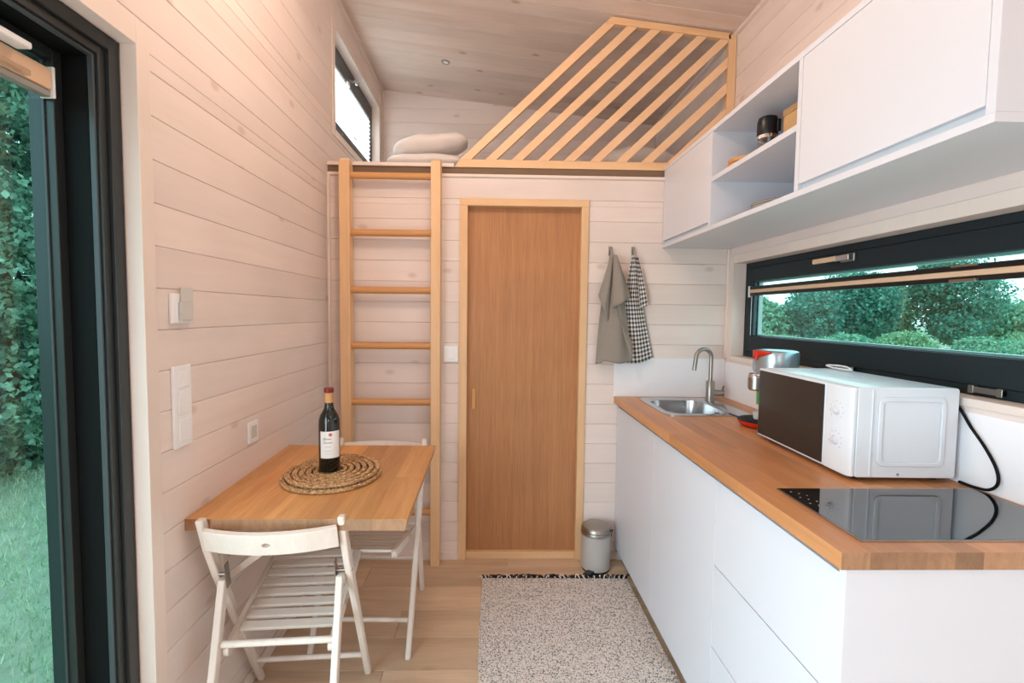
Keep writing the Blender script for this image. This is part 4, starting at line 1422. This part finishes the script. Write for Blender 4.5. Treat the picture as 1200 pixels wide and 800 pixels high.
mb.build('column_front', 'black_plastic', cm, bevel=0.004)
mb = MB()
mb.lathe([(0, 0.0), (0.075, 0.0), (0.080, 0.006), (0.081, 0.012), (0.081, 0.080), (0.079, 0.086), (0.070, 0.090), (0, 0.091)], (kx - 0.002, ky, 1.116), 40)
# lower front of the drum is cut away obliquely
mb.v = [(x, y_, z + (0.020 * max(0, (x - kx)) / 0.087 if z < 1.13 else 0)) for x, y_, z in mb.v]
mb.build('water_tank', 'silver_plastic', cm)
mb = MB()
pts = []
gr = []
for j, (rz, zz) in enumerate(((0.0830, 1.2050), (0.0838, 1.200), (0.0838, 1.180))):
    row = []
    for i in range(13):
        a = R(166 + 62 * i / 12); low = abs(i - 2) / 10
        z = zz if j < 2 else 1.196 - 0.026 * max(0, 1 - low)
        row.append((kx - 0.002 + rz * math.cos(a), ky + rz * math.sin(a), z))
    gr.append(row)
mb.sheet(gr)
mb.build('red_flap', 'red_plastic', cm, solid=0.004)
mb = MB(); mb.tube([(kx - 0.082, ky - 0.010, 1.194), (kx - 0.087, ky - 0.011, 1.186), (kx - 0.088, ky - 0.011, 1.166)], [0.006, 0.007, 0.004], 10)
mb.build('red_lever', 'red_plastic', cm)
mb = MB(); mb.lathe([(0, 0), (0.024, 0), (0.027, 0.004), (0.029, 0.062), (0.026, 0.068), (0, 0.068)], (kx - 0.075, ky, 1.045), 24, sx=1.1)
mb.build('brew_head', 'chrome', cm)
mb = MB(); mb.box(kx - 0.060, kx - 0.03, ky - 0.02, ky + 0.02, 1.060, 1.112)
mb.build('head_bracket', 'silver_plastic', cm, bevel=0.003)
mb = MB(); mb.lathe([(0.0285, 0.0), (0.0300, 0.0), (0.0308, 0.045), (0.0290, 0.045)], (kx - 0.075, ky, 1.052), 24, sx=1.1)
mb.v = [v for v in mb.v]
mb.build('head_band', 'steel_brushed', cm)
mb = MB(); cyl(mb, (kx - 0.072, ky - 0.004, 0.990), (kx - 0.072, ky - 0.004, 1.0448), 0.0045, 10)
mb.build('green_spout', 'green_plastic', cm)
mb = MB(); mb.lathe([(0, 0), (0.012, 0), (0.015, 0.006), (0.017, 0.030), (0.0155, 0.030), (0.0135, 0.008), (0, 0.006)], (kx - 0.070, ky - 0.004, 0.9303), 20)
tag(mb.build('espresso_cup', 'ceramic'), 'tiny white cup on the tray of the red coffee machine', 'cup')

# ------------------------------------------------------------------ wall cabinets
XU = 0.898; YU0 = 0.858; YU1 = D - 0.002
ZB, ZT = 1.694, 2.113
XW = XR - 0.001
ya_, yb2 = 1.432, 1.985     # open shelf section
up = thing('wall_cabinet', 'white wall cabinet with an open shelf section above the worktop', 'cabinet', (1.08, 1.70, ZB))
mb = MB()
mb.box(XU, XW, YU0, YU1, ZB, ZB + 0.018)
mb.box(XU, XW, YU0, YU1, ZT - 0.018, ZT)
mb.box(XU, XW, YU0, YU0 + 0.018, ZB + 0.018, ZT - 0.018)
mb.box(XU, XW, ya_ - 0.018, ya_, ZB + 0.018, ZT - 0.018)
mb.box(XU, XW, yb2, yb2 + 0.018, ZB + 0.018, ZT - 0.018)
mb.box(XU + 0.02, XW, YU1 - 0.018, YU1, ZB + 0.018, ZT - 0.018)
mb.box(XW - 0.008, XW, YU0 + 0.018, YU1 - 0.018, ZB + 0.018, ZT - 0.018)
mb.build('carcass', 'cabinet_white', up, bevel=0.0008)
mb = MB(); mb.box(XU + 0.002, XW - 0.0085, ya_ + 0.0003, yb2 - 0.0003, 1.892, 1.911)
mb.build('shelf', 'cabinet_white', up, bevel=0.0008)
for a, b_ in ((YU0 + 0.0195, ya_ - 0.0195), (yb2 + 0.0195, YU1 - 0.0005)):
    mb = MB(); mb.box(XU + 0.0006, XU + 0.0185, a, b_, ZB + 0.036, ZT - 0.0195)
    mb.build('door', 'cabinet_white', up, bevel=0.001)
    mb = MB(); mb.box(XU + 0.012, XU + 0.0188, a, b_, ZB + 0.0185, ZB + 0.0355)
    mb.build('grip_channel', 'cabinet_gap', up)

# on the shelves
bc = thing('blender_cup', 'clear cup with black lid on the upper shelf', 'cup', (1.00, 1.765, 1.911))
mb = MB(); mb.lathe([(0, 0.0005), (0.030, 0.0005), (0.032, 0.004), (0.034, 0.074), (0.032, 0.074), (0.030, 0.006), (0, 0.005)], (1.0, 1.765, 1.911), 32)
mb.build('clear_body', 'clear_glass', bc)
mb = MB(); mb.lathe([(0.0325, 0.0745), (0.0345, 0.0745), (0.0345, 0.086), (0.0325, 0.086), (0.0325, 0.0745)], (1.0, 1.765, 1.911), 32)
mb.build('steel_ring', 'chrome', bc)
mb = MB(); mb.lathe([(0, 0.0862), (0.034, 0.0862), (0.0355, 0.090), (0.0350, 0.135), (0.031, 0.150), (0.024, 0.154), (0, 0.155)], (1.0, 1.765, 1.911), 32)
lid = mb.build('black_lid', 'black_plastic', bc)
mb = MB(); mb.box(1.012, 1.026, 1.722, 1.734, 2.002, 2.046)
mb.build('lid_tab', 'black_plastic', lid, bevel=0.003)
tb_ = thing('bamboo_box', 'honey-coloured bamboo box standing on the upper shelf, right end', 'box', (1.08, 1.56, 1.9115))
mb = MB(); mb.box(1.012, 1.16, 1.450, 1.690, 1.9115, 2.035); mb.build('box_body', 'bamboo', tb_, bevel=0.003)
mb = MB(); mb.box(1.010, 1.162, 1.448, 1.692, 2.0352, 2.058); mb.build('box_lid', 'bamboo', tb_, bevel=0.003)
mb = MB(); mb.lathe([(0, 0), (0.004, 0), (0.004, 0.003), (0, 0.003)], (0, 0, 0), 12)
Mx = Matrix.Translation((1.010, 1.60, 2.046)) @ Matrix.Rotation(R(-90), 4, 'Y')
mb.v = [tuple(Mx @ Vector(p)) for p in mb.v]; mb.build('box_stud', 'capsule_red', tb_)
for k, (r_, z_) in enumerate(((0.066, 1.9114), (0.062, 1.9318))):
    mb = MB(); mb.lathe([(0, 0), (r_ - 0.012, 0), (r_ - 0.002, 0.006), (r_, 0.020), (r_ - 0.004, 0.020), (r_ - 0.007, 0.008), (0, 0.006)], (0.985, 1.885, z_ ), 36)
    if k: mb.v = [(x, y_, z + 0.0) for x, y_, z in mb.v]
    tag(mb.build('wooden_bowl', 'beech_wood'), 'small wooden bowl on the upper shelf, %s of the pair' % ('bottom' if k == 0 else 'top'), 'bowl', 'wooden bowls')
for k in range(2):
    z_ = 1.7122 + k * 0.0085
    mb = MB(); mb.lathe([(0, 0), (0.060, 0), (0.064, 0.006), (0.105, 0.020), (0.106, 0.0225), (0.102, 0.0225), (0.062, 0.0085), (0, 0.0075)], (1.035, 1.70, z_), 44)
    p_ = mb.build('plate', 'ceramic')
    tag(p_, 'pale round plate on the lower shelf, %s of the stack' % ('bottom' if k == 0 else 'top'), 'plate', 'stacked plates')
    mb = MB(); mb.lathe([(0.1042, 0.0205), (0.1068, 0.0205), (0.1068, 0.0228), (0.1042, 0.0228), (0.1042, 0.0205)], (1.035, 1.70, z_), 44)
    mb.build('dark_rim', 'ceramic_rim', p_)

# ------------------------------------------------------------------ hooks and towels
hooks = []
for x, wh in ((0.622, 'left'), (0.744, 'right')):
    h = thing('towel_hook', 'small steel wall hook holding the %s' % ('grey towel' if wh == 'left' else 'checked towel'), 'hook', (x, D, 1.63), 0, 'towel hooks')
    mb = MB(); mb.box(x - 0.010, x + 0.010, D - 0.004, D, 1.650, 1.700); mb.build('back_plate', 'steel_brushed', h, bevel=0.002)
    mb = MB(); mb.tube(smooth_path([(x, D - 0.0045, 1.690), (x, D - 0.020, 1.682), (x, D - 0.026, 1.660), (x, D - 0.024, 1.640), (x, D - 0.032, 1.632), (x, D - 0.042, 1.640)], 5), 0.0045, 10)
    mb.build('prong', 'steel_brushed', h)


def lerp_tab(tab, z):
    for (z0, *a), (z1, *b_) in zip(tab[:-1], tab[1:]):
        if z0 >= z >= z1:
            t = (z0 - z) / (z0 - z1) if z0 != z1 else 0
            return [p + (q - p) * t for p, q in zip(a, b_)]
    return list(tab[-1][1:])


def cloth(mb, tab, ybase, amp, freq, ph, nz=46, nx=44, hem=None, uvw=None, uv_off=(0, 0)):
    """tab rows: (z, xleft, xright); folds deepen from the hook down"""
    zt_, zb_ = tab[0][0], tab[-1][0]
    gr = []; uv = []
    for j in range(nz + 1):
        z = zt_ + (zb_ - zt_) * j / nz
        xl, xr = lerp_tab(tab, z)
        row = []; ur = []
        for i in range(nx + 1):
            u = i / nx; x = xl + (xr - xl) * u
            q = min(1, (zt_ - z) / 0.12)
            y_ = ybase - amp * q * (0.5 + 0.5 * math.sin(freq * u * math.pi * 2 + ph + 1.5 * math.sin(3 * u + ph) + 0.6 * (zt_ - z) / 0.3)) - 0.006 * math.sin(math.pi * u) * (1 - q)
            y_ -= (1 - q) * 0.004 * abs(math.sin(9 * u))
            dz = hem(u) * (j / nz) ** 3 if hem else 0
            row.append((x, y_, z + dz))
            wv = uvw or (tab[-1][2] - tab[-1][1])
            ur.append((u * wv * 1.15 + uv_off[0], (zt_ - z) + uv_off[1]))
        gr.append(row); uv.append(ur)
    mb.sheet(gr, uv)


# checked towel (behind), grey towel in front
tw = thing('checked_towel', 'black and white checked tea towel hanging from the right hook', 'towel', (0.76, D - 0.03, 1.07))
mb = MB()
cloth(mb, [(1.652, 0.733, 0.754), (1.60, 0.722, 0.766), (1.52, 0.705, 0.778), (1.445, 0.686, 0.786), (1.38, 0.690, 0.797), (1.25, 0.690, 0.825), (1.085, 0.690, 0.858)],
      D - 0.022, 0.016, 1.6, 0.4, hem=lambda u: 0.030 * u - 0.016 * abs(math.sin(3 * u)), uvw=0.17)
mb.build('towel_body', 'gingham_cloth', tw, solid=0.002, sharp=80)
mb = MB()
cloth(mb, [(1.640, 0.748, 0.757), (1.56, 0.756, 0.778), (1.47, 0.765, 0.800), (1.41, 0.772, 0.811), (1.385, 0.776, 0.812)],
      D - 0.046, 0.010, 1.0, 1.0, nz=30, nx=14, hem=lambda u: -0.015 + 0.02 * u, uvw=0.055, uv_off=(0.1, 0.3))
mb.v = [(x, y_, z) for x, y_, z in mb.v]
mb.build('towel_fold', 'gingham_cloth', tw, solid=0.002, sharp=80)
tw = thing('grey_towel', 'plain grey-green linen towel hanging from the left hook', 'towel', (0.63, D - 0.04, 1.08))
mb = MB()
cloth(mb, [(1.645, 0.610, 0.636), (1.55, 0.590, 0.655), (1.42, 0.572, 0.690), (1.32, 0.562, 0.708), (1.20, 0.553, 0.722), (1.09, 0.546, 0.732)],
      D - 0.046, 0.022, 1.5, 2.2, hem=lambda u: 0.006 * math.sin(7 * u) - (0.012 if u < .2 else 0))
mb.build('towel_body', 'linen_grey', tw, solid=0.002, sharp=80)
def flap(mb, P, y_, n=18, bulge=0.012):
    """quad patch from 4 corners (top pair first), bowed forward"""
    a, b_, c_, d_ = [Vector((p[0], 0, p[1])) for p in P]; gr = []
    for j in range(n + 1):
        v = j / n; row = []
        for i in range(n + 1):
            u = i / n
            p = (a * (1 - u) + b_ * u) * (1 - v) + (d_ * (1 - u) + c_ * u) * v
            row.append((p.x, y_ - bulge * math.sin(math.pi * u) * min(1, v * 2) - 0.004 * math.sin(9 * u + 3 * v) * v, p.z))
        gr.append(row)
    mb.sheet(gr)
mb = MB(); flap(mb, [(0.618, 1.648), (0.636, 1.645), (0.716, 1.432), (0.622, 1.372)], D - 0.084, bulge=0.018)
mb.build('towel_fold', 'linen_grey', tw, solid=0.002, sharp=80)
mb = MB(); flap(mb, [(0.610, 1.645), (0.622, 1.648), (0.600, 1.30), (0.548, 1.440)], D - 0.070, bulge=0.008)
mb.build('towel_fold', 'linen_grey', tw, solid=0.002, sharp=80)
mb = MB(); flap(mb, [(0.622, 1.378), (0.640, 1.388), (0.728, 1.085), (0.728, 1.20)], D - 0.076, bulge=0.010)
mb.build('towel_fold', 'linen_grey', tw, solid=0.002, sharp=80)

# ------------------------------------------------------------------ pedal bin
bx_, by_ = 0.560, 2.448
bn = thing('pedal_bin', 'small round grey pedal bin between the door and the cabinets', 'bin', (bx_, by_, 0))
mb = MB(); mb.lathe([(0, 0.008), (0.070, 0.008), (0.0765, 0.014), (0.0765, 0.192), (0, 0.192)], (bx_, by_, 0), 40)
mb.build('bin_body', 'bin_grey', bn)
mb = MB(); mb.lathe([(0, 0.0005), (0.072, 0.0005), (0.0735, 0.008), (0, 0.008)], (bx_, by_, 0), 40)
mb.build('base_ring', 'black_plastic', bn)
mb = MB(); mb.lathe([(0.074, 0.1925), (0.0795, 0.1925), (0.0800, 0.205), (0.0785, 0.208), (0.074, 0.208), (0.074, 0.1925)], (bx_, by_, 0), 40)
mb.build('rim', 'steel_brushed', bn)
mb = MB(); mb.lathe([(0, 0.2085), (0.0775, 0.2085), (0.0775, 0.222), (0.070, 0.232), (0.045, 0.238), (0, 0.240)], (bx_, by_, 0), 40)
mb.build('lid', 'steel_brushed', bn)
mb = MB(); mb.tube(smooth_path([(bx_ + 0.060, by_ - 0.05, 0.222), (bx_ + 0.082, by_ - 0.02, 0.215), (bx_ + 0.085, by_ + 0.01, 0.19), (bx_ + 0.083, by_ + 0.012, 0.165)], 5), 0.0035, 8)
mb.build('handle', 'black_plastic', bn)
mb = MB(); mb.beam((bx_ - 0.035, by_ - 0.062, 0.018), (bx_ - 0.075, by_ - 0.115, 0.026), 0.034, 0.006)
mb.build('pedal', 'black_plastic', bn, bevel=0.002)

# ------------------------------------------------------------------ rug with fringe
rg = thing('speckled_rug', 'white and grey speckled loop rug in front of the kitchen cabinets', 'rug', (0.33, 1.5, 0))
RX0, RX1, RY0, RY1 = -0.040, 0.700, 0.62, 2.335
nx, ny = 200, 420
xs_ = np.linspace(RX0, RX1, nx); ys_ = np.linspace(RY0, RY1, ny)
XX, YY = np.meshgrid(xs_, ys_)
ZZ = 0.0085 + 0.0018 * rng.random(XX.shape) + 0.0022 * np.sin(XX * 3.5 + YY * 2.0) * np.sin(YY * 4.1 + 1)
XX = XX + 0.0012 * (rng.random(XX.shape) - .5); YY = YY + 0.0012 * (rng.random(YY.shape) - .5)
edge = 0.006 * np.sin(YY * 9) + 0.002 * np.sin(YY * 31)
XX[:, 0] += edge[:, 0] * .5; XX[:, -1] += -np.abs(edge[:, -1])
ZZ = np.maximum(ZZ, 0.006)
# slight ruck near the right edge
ZZ += 0.010 * np.exp(-(((XX - 0.66) / 0.06) ** 2)) * np.exp(-(((YY - 1.72) / 0.07) ** 2))
ZZ[0, :] = 0.0008; ZZ[-1, :] = 0.0008; ZZ[:, 0] = 0.0008; ZZ[:, -1] = 0.0008
mb = MB(); mb.v = list(map(tuple, np.stack([XX, YY, ZZ], -1).reshape(-1, 3)))
idx = np.arange(nx * ny).reshape(ny, nx)
mb.f = list(map(tuple, np.stack([idx[:-1, :-1], idx[:-1, 1:], idx[1:, 1:], idx[1:, :-1]], -1).reshape(-1, 4).tolist()))
mb.mi = [0] * len(mb.f)
mb.build('rug_pile', 'rug_loops', rg, sharp=180)
mbd, mbw = MB(), MB()
for k in range(150):
    x = RX0 + (RX1 - RX0) * (k + 0.5) / 150 + random.uniform(-.002, .002)
    a = random.uniform(-0.9, 0.9); L_ = random.uniform(0.020, 0.042)
    p = [(x, RY1 - 0.004, 0.006), (x + a * L_ * .4, RY1 + L_ * .5, 0.009 + random.uniform(0, .006)), (x + a * L_, RY1 + L_, 0.0035)]
    (mbd if (k % 5) not in (0,) else mbw).tube(smooth_path(p, 4), 0.0032, 6)
o1 = mbd.build('fringe', 'black_plastic', rg); o1['kind'] = 'stuff'
o1 = mbw.build('fringe', 'cotton_white', rg); o1['kind'] = 'stuff'

# ------------------------------------------------------------------ outdoors
GZ = -0.36
mb = MB(); mb.box(-90, 90, -60, 120, GZ - 0.2, GZ)
struct(mb.build('ground', 'ground_grass'))


def leaf_cloud(n, blobs, size, seed, elong=1.6, shell=0.55):
    """blobs: list of (centre, radii); quads scattered mostly near the surface of each blob"""
    r_ = np.random.default_rng(seed)
    wts = np.array([b[1][0] * b[1][1] + b[1][0] * b[1][2] for b in blobs], float); wts /= wts.sum()
    which = r_.choice(len(blobs), n, p=wts)
    c = np.array([blobs[k][0] for k in range(len(blobs))])[which]
    rad = np.array([blobs[k][1] for k in range(len(blobs))])[which]
    d = r_.normal(size=(n, 3)); d /= np.linalg.norm(d, axis=1)[:, None]
    q = shell + (1 - shell) * r_.random(n) ** 0.7
    bump = 1 + 0.14 * np.sin(d[:, 0] * 9 + which) * np.sin(d[:, 2] * 8 + which * 2) + 0.1 * np.sin(d[:, 1] * 17 + d[:, 2] * 13)
    p = c + d * rad * (q * bump)[:, None]
    a = r_.normal(size=(n, 3)); a /= np.linalg.norm(a, axis=1)[:, None]
    b = np.cross(a, r_.normal(size=(n, 3))); b /= np.linalg.norm(b, axis=1)[:, None]
    s = size * r_.uniform(0.6, 1.3, n)[:, None]
    v = np.stack([p - a * s * elong * .5, p + b * s * .5, p + a * s * elong * .5, p - b * s * .5], 1).reshape(-1, 3)
    v[:, 2] = np.maximum(v[:, 2], GZ + 0.01)
    mb = MB(); mb.v = list(map(tuple, v.tolist()))
    ii = np.arange(4 * n).reshape(n, 4); mb.f = list(map(tuple, ii.tolist())); mb.mi = [0] * n
    return mb


def quick(mb, name, mat, parent):
    v = np.array(mb.v); org = np.array(ORG[parent.name]) if parent else np.zeros(3)
    me = bpy.data.meshes.new(name); me.from_pydata([tuple(p) for p in (v - org).tolist()], [], mb.f)
    me.materials.append(MATS[mat]); me.update()
    o = bpy.data.objects.new(name, me); C.objects.link(o)
    if parent: o.parent = parent
    return o


def tree(name, label, cat, group, x, y, h, r, mat, seed, n=9000, leaf=0.16, trunk=True, low=0.25):
    t = thing(name, label, cat, (x, y, GZ), 0, group)
    r_ = random.Random(seed); blobs = []
    for k in range(11):
        a = r_.uniform(0, 6.28); q = r_.uniform(0, 0.65) * r
        zz = GZ + h * r_.uniform(low + 0.12, 0.86)
        f = 1 - 0.5 * abs((zz - GZ) / h - 0.5)
        blobs.append(((x + q * math.cos(a), y + q * math.sin(a), zz), (r * 0.45 * f, r * 0.45 * f, h * 0.15)))
    blobs.append(((x, y, GZ + h * (0.5 + low / 2)), (r * 0.8, r * 0.8, h * (0.5 - low / 2) * 0.92)))
    quick(leaf_cloud(n, blobs, leaf, seed), 'crown', mat, t)
    if trunk:
        mb = MB()
        mb.tube([(x, y, GZ), (x + .05 * r, y, GZ + h * .3), (x - .04 * r, y, GZ + h * .6), (x, y, GZ + h * .85)], [h * .022, h * .018, h * .011, h * .004], 8)
        for k in range(5):
            a = r_.uniform(0, 6.28); z = GZ + h * r_.uniform(.35, .6)
            mb.tube([(x, y, z), (x + r * .35 * math.cos(a), y + r * .35 * math.sin(a), z + h * .12), (x + r * .6 * math.cos(a), y + r * .6 * math.sin(a), z + h * .2)], [h * .009, h * .006, h * .003], 6)
        mb.build('trunk', 'bark', t)
    return t


# left of the house: dense hedge shrubs
def hedge(x, y, h, r, seed, label, n=60000):
    t = thing('hedge_shrub', label, 'shrub', (x, y, GZ), 0, 'hedge shrubs beyond the glazed door')
    r_ = random.Random(seed)
    blobs = [((x + r_.uniform(-.5, .5) * r, y + r_.uniform(-.5, .5) * r, GZ + h * (k + .5) / 9), (r * .62, r * .62, h * .11)) for k in range(9)]
    quick(leaf_cloud(n, blobs, 0.048, seed, shell=0.8), 'foliage', 'leaf_hedge', t)
    mb = MB()
    for k in range(4):
        a = r_.uniform(0, 6.28); mb.tube([(x, y, GZ), (x + .2 * r * math.cos(a), y + .2 * r * math.sin(a), GZ + h * .4), (x + .35 * r * math.cos(a), y + .35 * r * math.sin(a), GZ + h * .85)], [.05, .035, .012], 7)
    mb.build('stem', 'bark', t)


hedge(-5.2, 4.7, 5.2, 1.5, 21, 'tall dark green hedge shrub nearest the frame of the glazed door')
hedge(-6.2, 6.4, 5.6, 1.6, 22, 'tall hedge shrub partly hidden behind the nearest hedge shrub')
hedge(-6.6, 3.2, 5.2, 1.6, 23, 'tall hedge shrub furthest left, outside the glazed door')
hedge(-4.2, 6.6, 5.6, 1.5, 24, 'tall hedge shrub standing closest to the house wall')
# grass blades near the door
n = 42000
gx = rng.uniform(-6.2, -1.3, n); gy = rng.uniform(0.3, 6.5, n)
keep = (gx / gy > -1.35) & (gx / gy < -0.72); gx, gy = gx[keep], gy[keep]; n = len(gx)
a = rng.uniform(0, 6.28, n); hgt = rng.uniform(0.025, 0.075, n); wv = 0.004
px = np.cos(a) * wv; py = np.sin(a) * wv; lx = rng.normal(0, .02, n); ly = rng.normal(0, .02, n)
z0_ = np.full(n, GZ)
V = np.stack([np.stack([gx - px, gy - py, z0_], 1), np.stack([gx + px, gy + py, z0_], 1), np.stack([gx + lx, gy + ly, GZ + hgt], 1)], 1).reshape(-1, 3)
mb = MB(); mb.v = V.tolist(); mb.f = np.arange(3 * n).reshape(n, 3).tolist(); mb.mi = [0] * n
go = quick(mb, 'lawn_grass', 'grass_blade', None)
tag(go, 'short green lawn outside the glazed door', 'grass', kind='stuff')

# seen through the long window: tree line with bushes in front
TL = [
    (12.2, 21.5, 2.5, 1.5, 'leaf_tree_light', 'small pale tree at the far left end of the tree line'),
    (14.2, 21.0, 3.0, 1.5, 'leaf_tree', 'low dark green tree second from the left in the tree line'),
    (16.6, 21.5, 4.1, 2.0, 'leaf_tree', 'rounded green tree left of centre in the tree line'),
    (18.7, 22.5, 3.5, 1.6, 'leaf_tree_light', 'pale low tree in the centre of the tree line'),
    (20.8, 21.0, 4.7, 2.1, 'leaf_tree', 'tallest dark tree toward the right of the tree line'),
    (24.6, 22.0, 2.7, 2.0, 'leaf_tree_light', 'low pale tree at the right end of the tree line'),
]
for k, (x, y_, h_, r_, mt, lb_) in enumerate(TL):
    tree('tree', lb_, 'tree', 'trees beyond the window', x, y_, h_, r_, mt, 40 + k, n=26000, leaf=0.10, low=0.12)
BL = [(9.0, 15.5, 1.20, 1.15, 'yellowish bush in front of the tree line, far left'), (11.4, 15.2, 1.15, 1.15, 'bush in front of the tree line, left of centre'),
      (13.8, 15.6, 1.25, 1.15, 'pale bush in front of the centre of the tree line'), (16.2, 15.2, 1.10, 1.15, 'bush in front of the tree line, right of centre'), (18.6, 15.6, 1.45, 1.2, 'bush in front of the tree line, far right')]
for k, (x, y_, h_, r_, lb_) in enumerate(BL):
    tree('bush', lb_, 'bush', 'bushes beyond the window', x, y_, h_, r_, 'leaf_bush' if k % 2 == 0 else 'leaf_tree_light', 60 + k, n=14000, leaf=0.06, trunk=False, low=0.0)
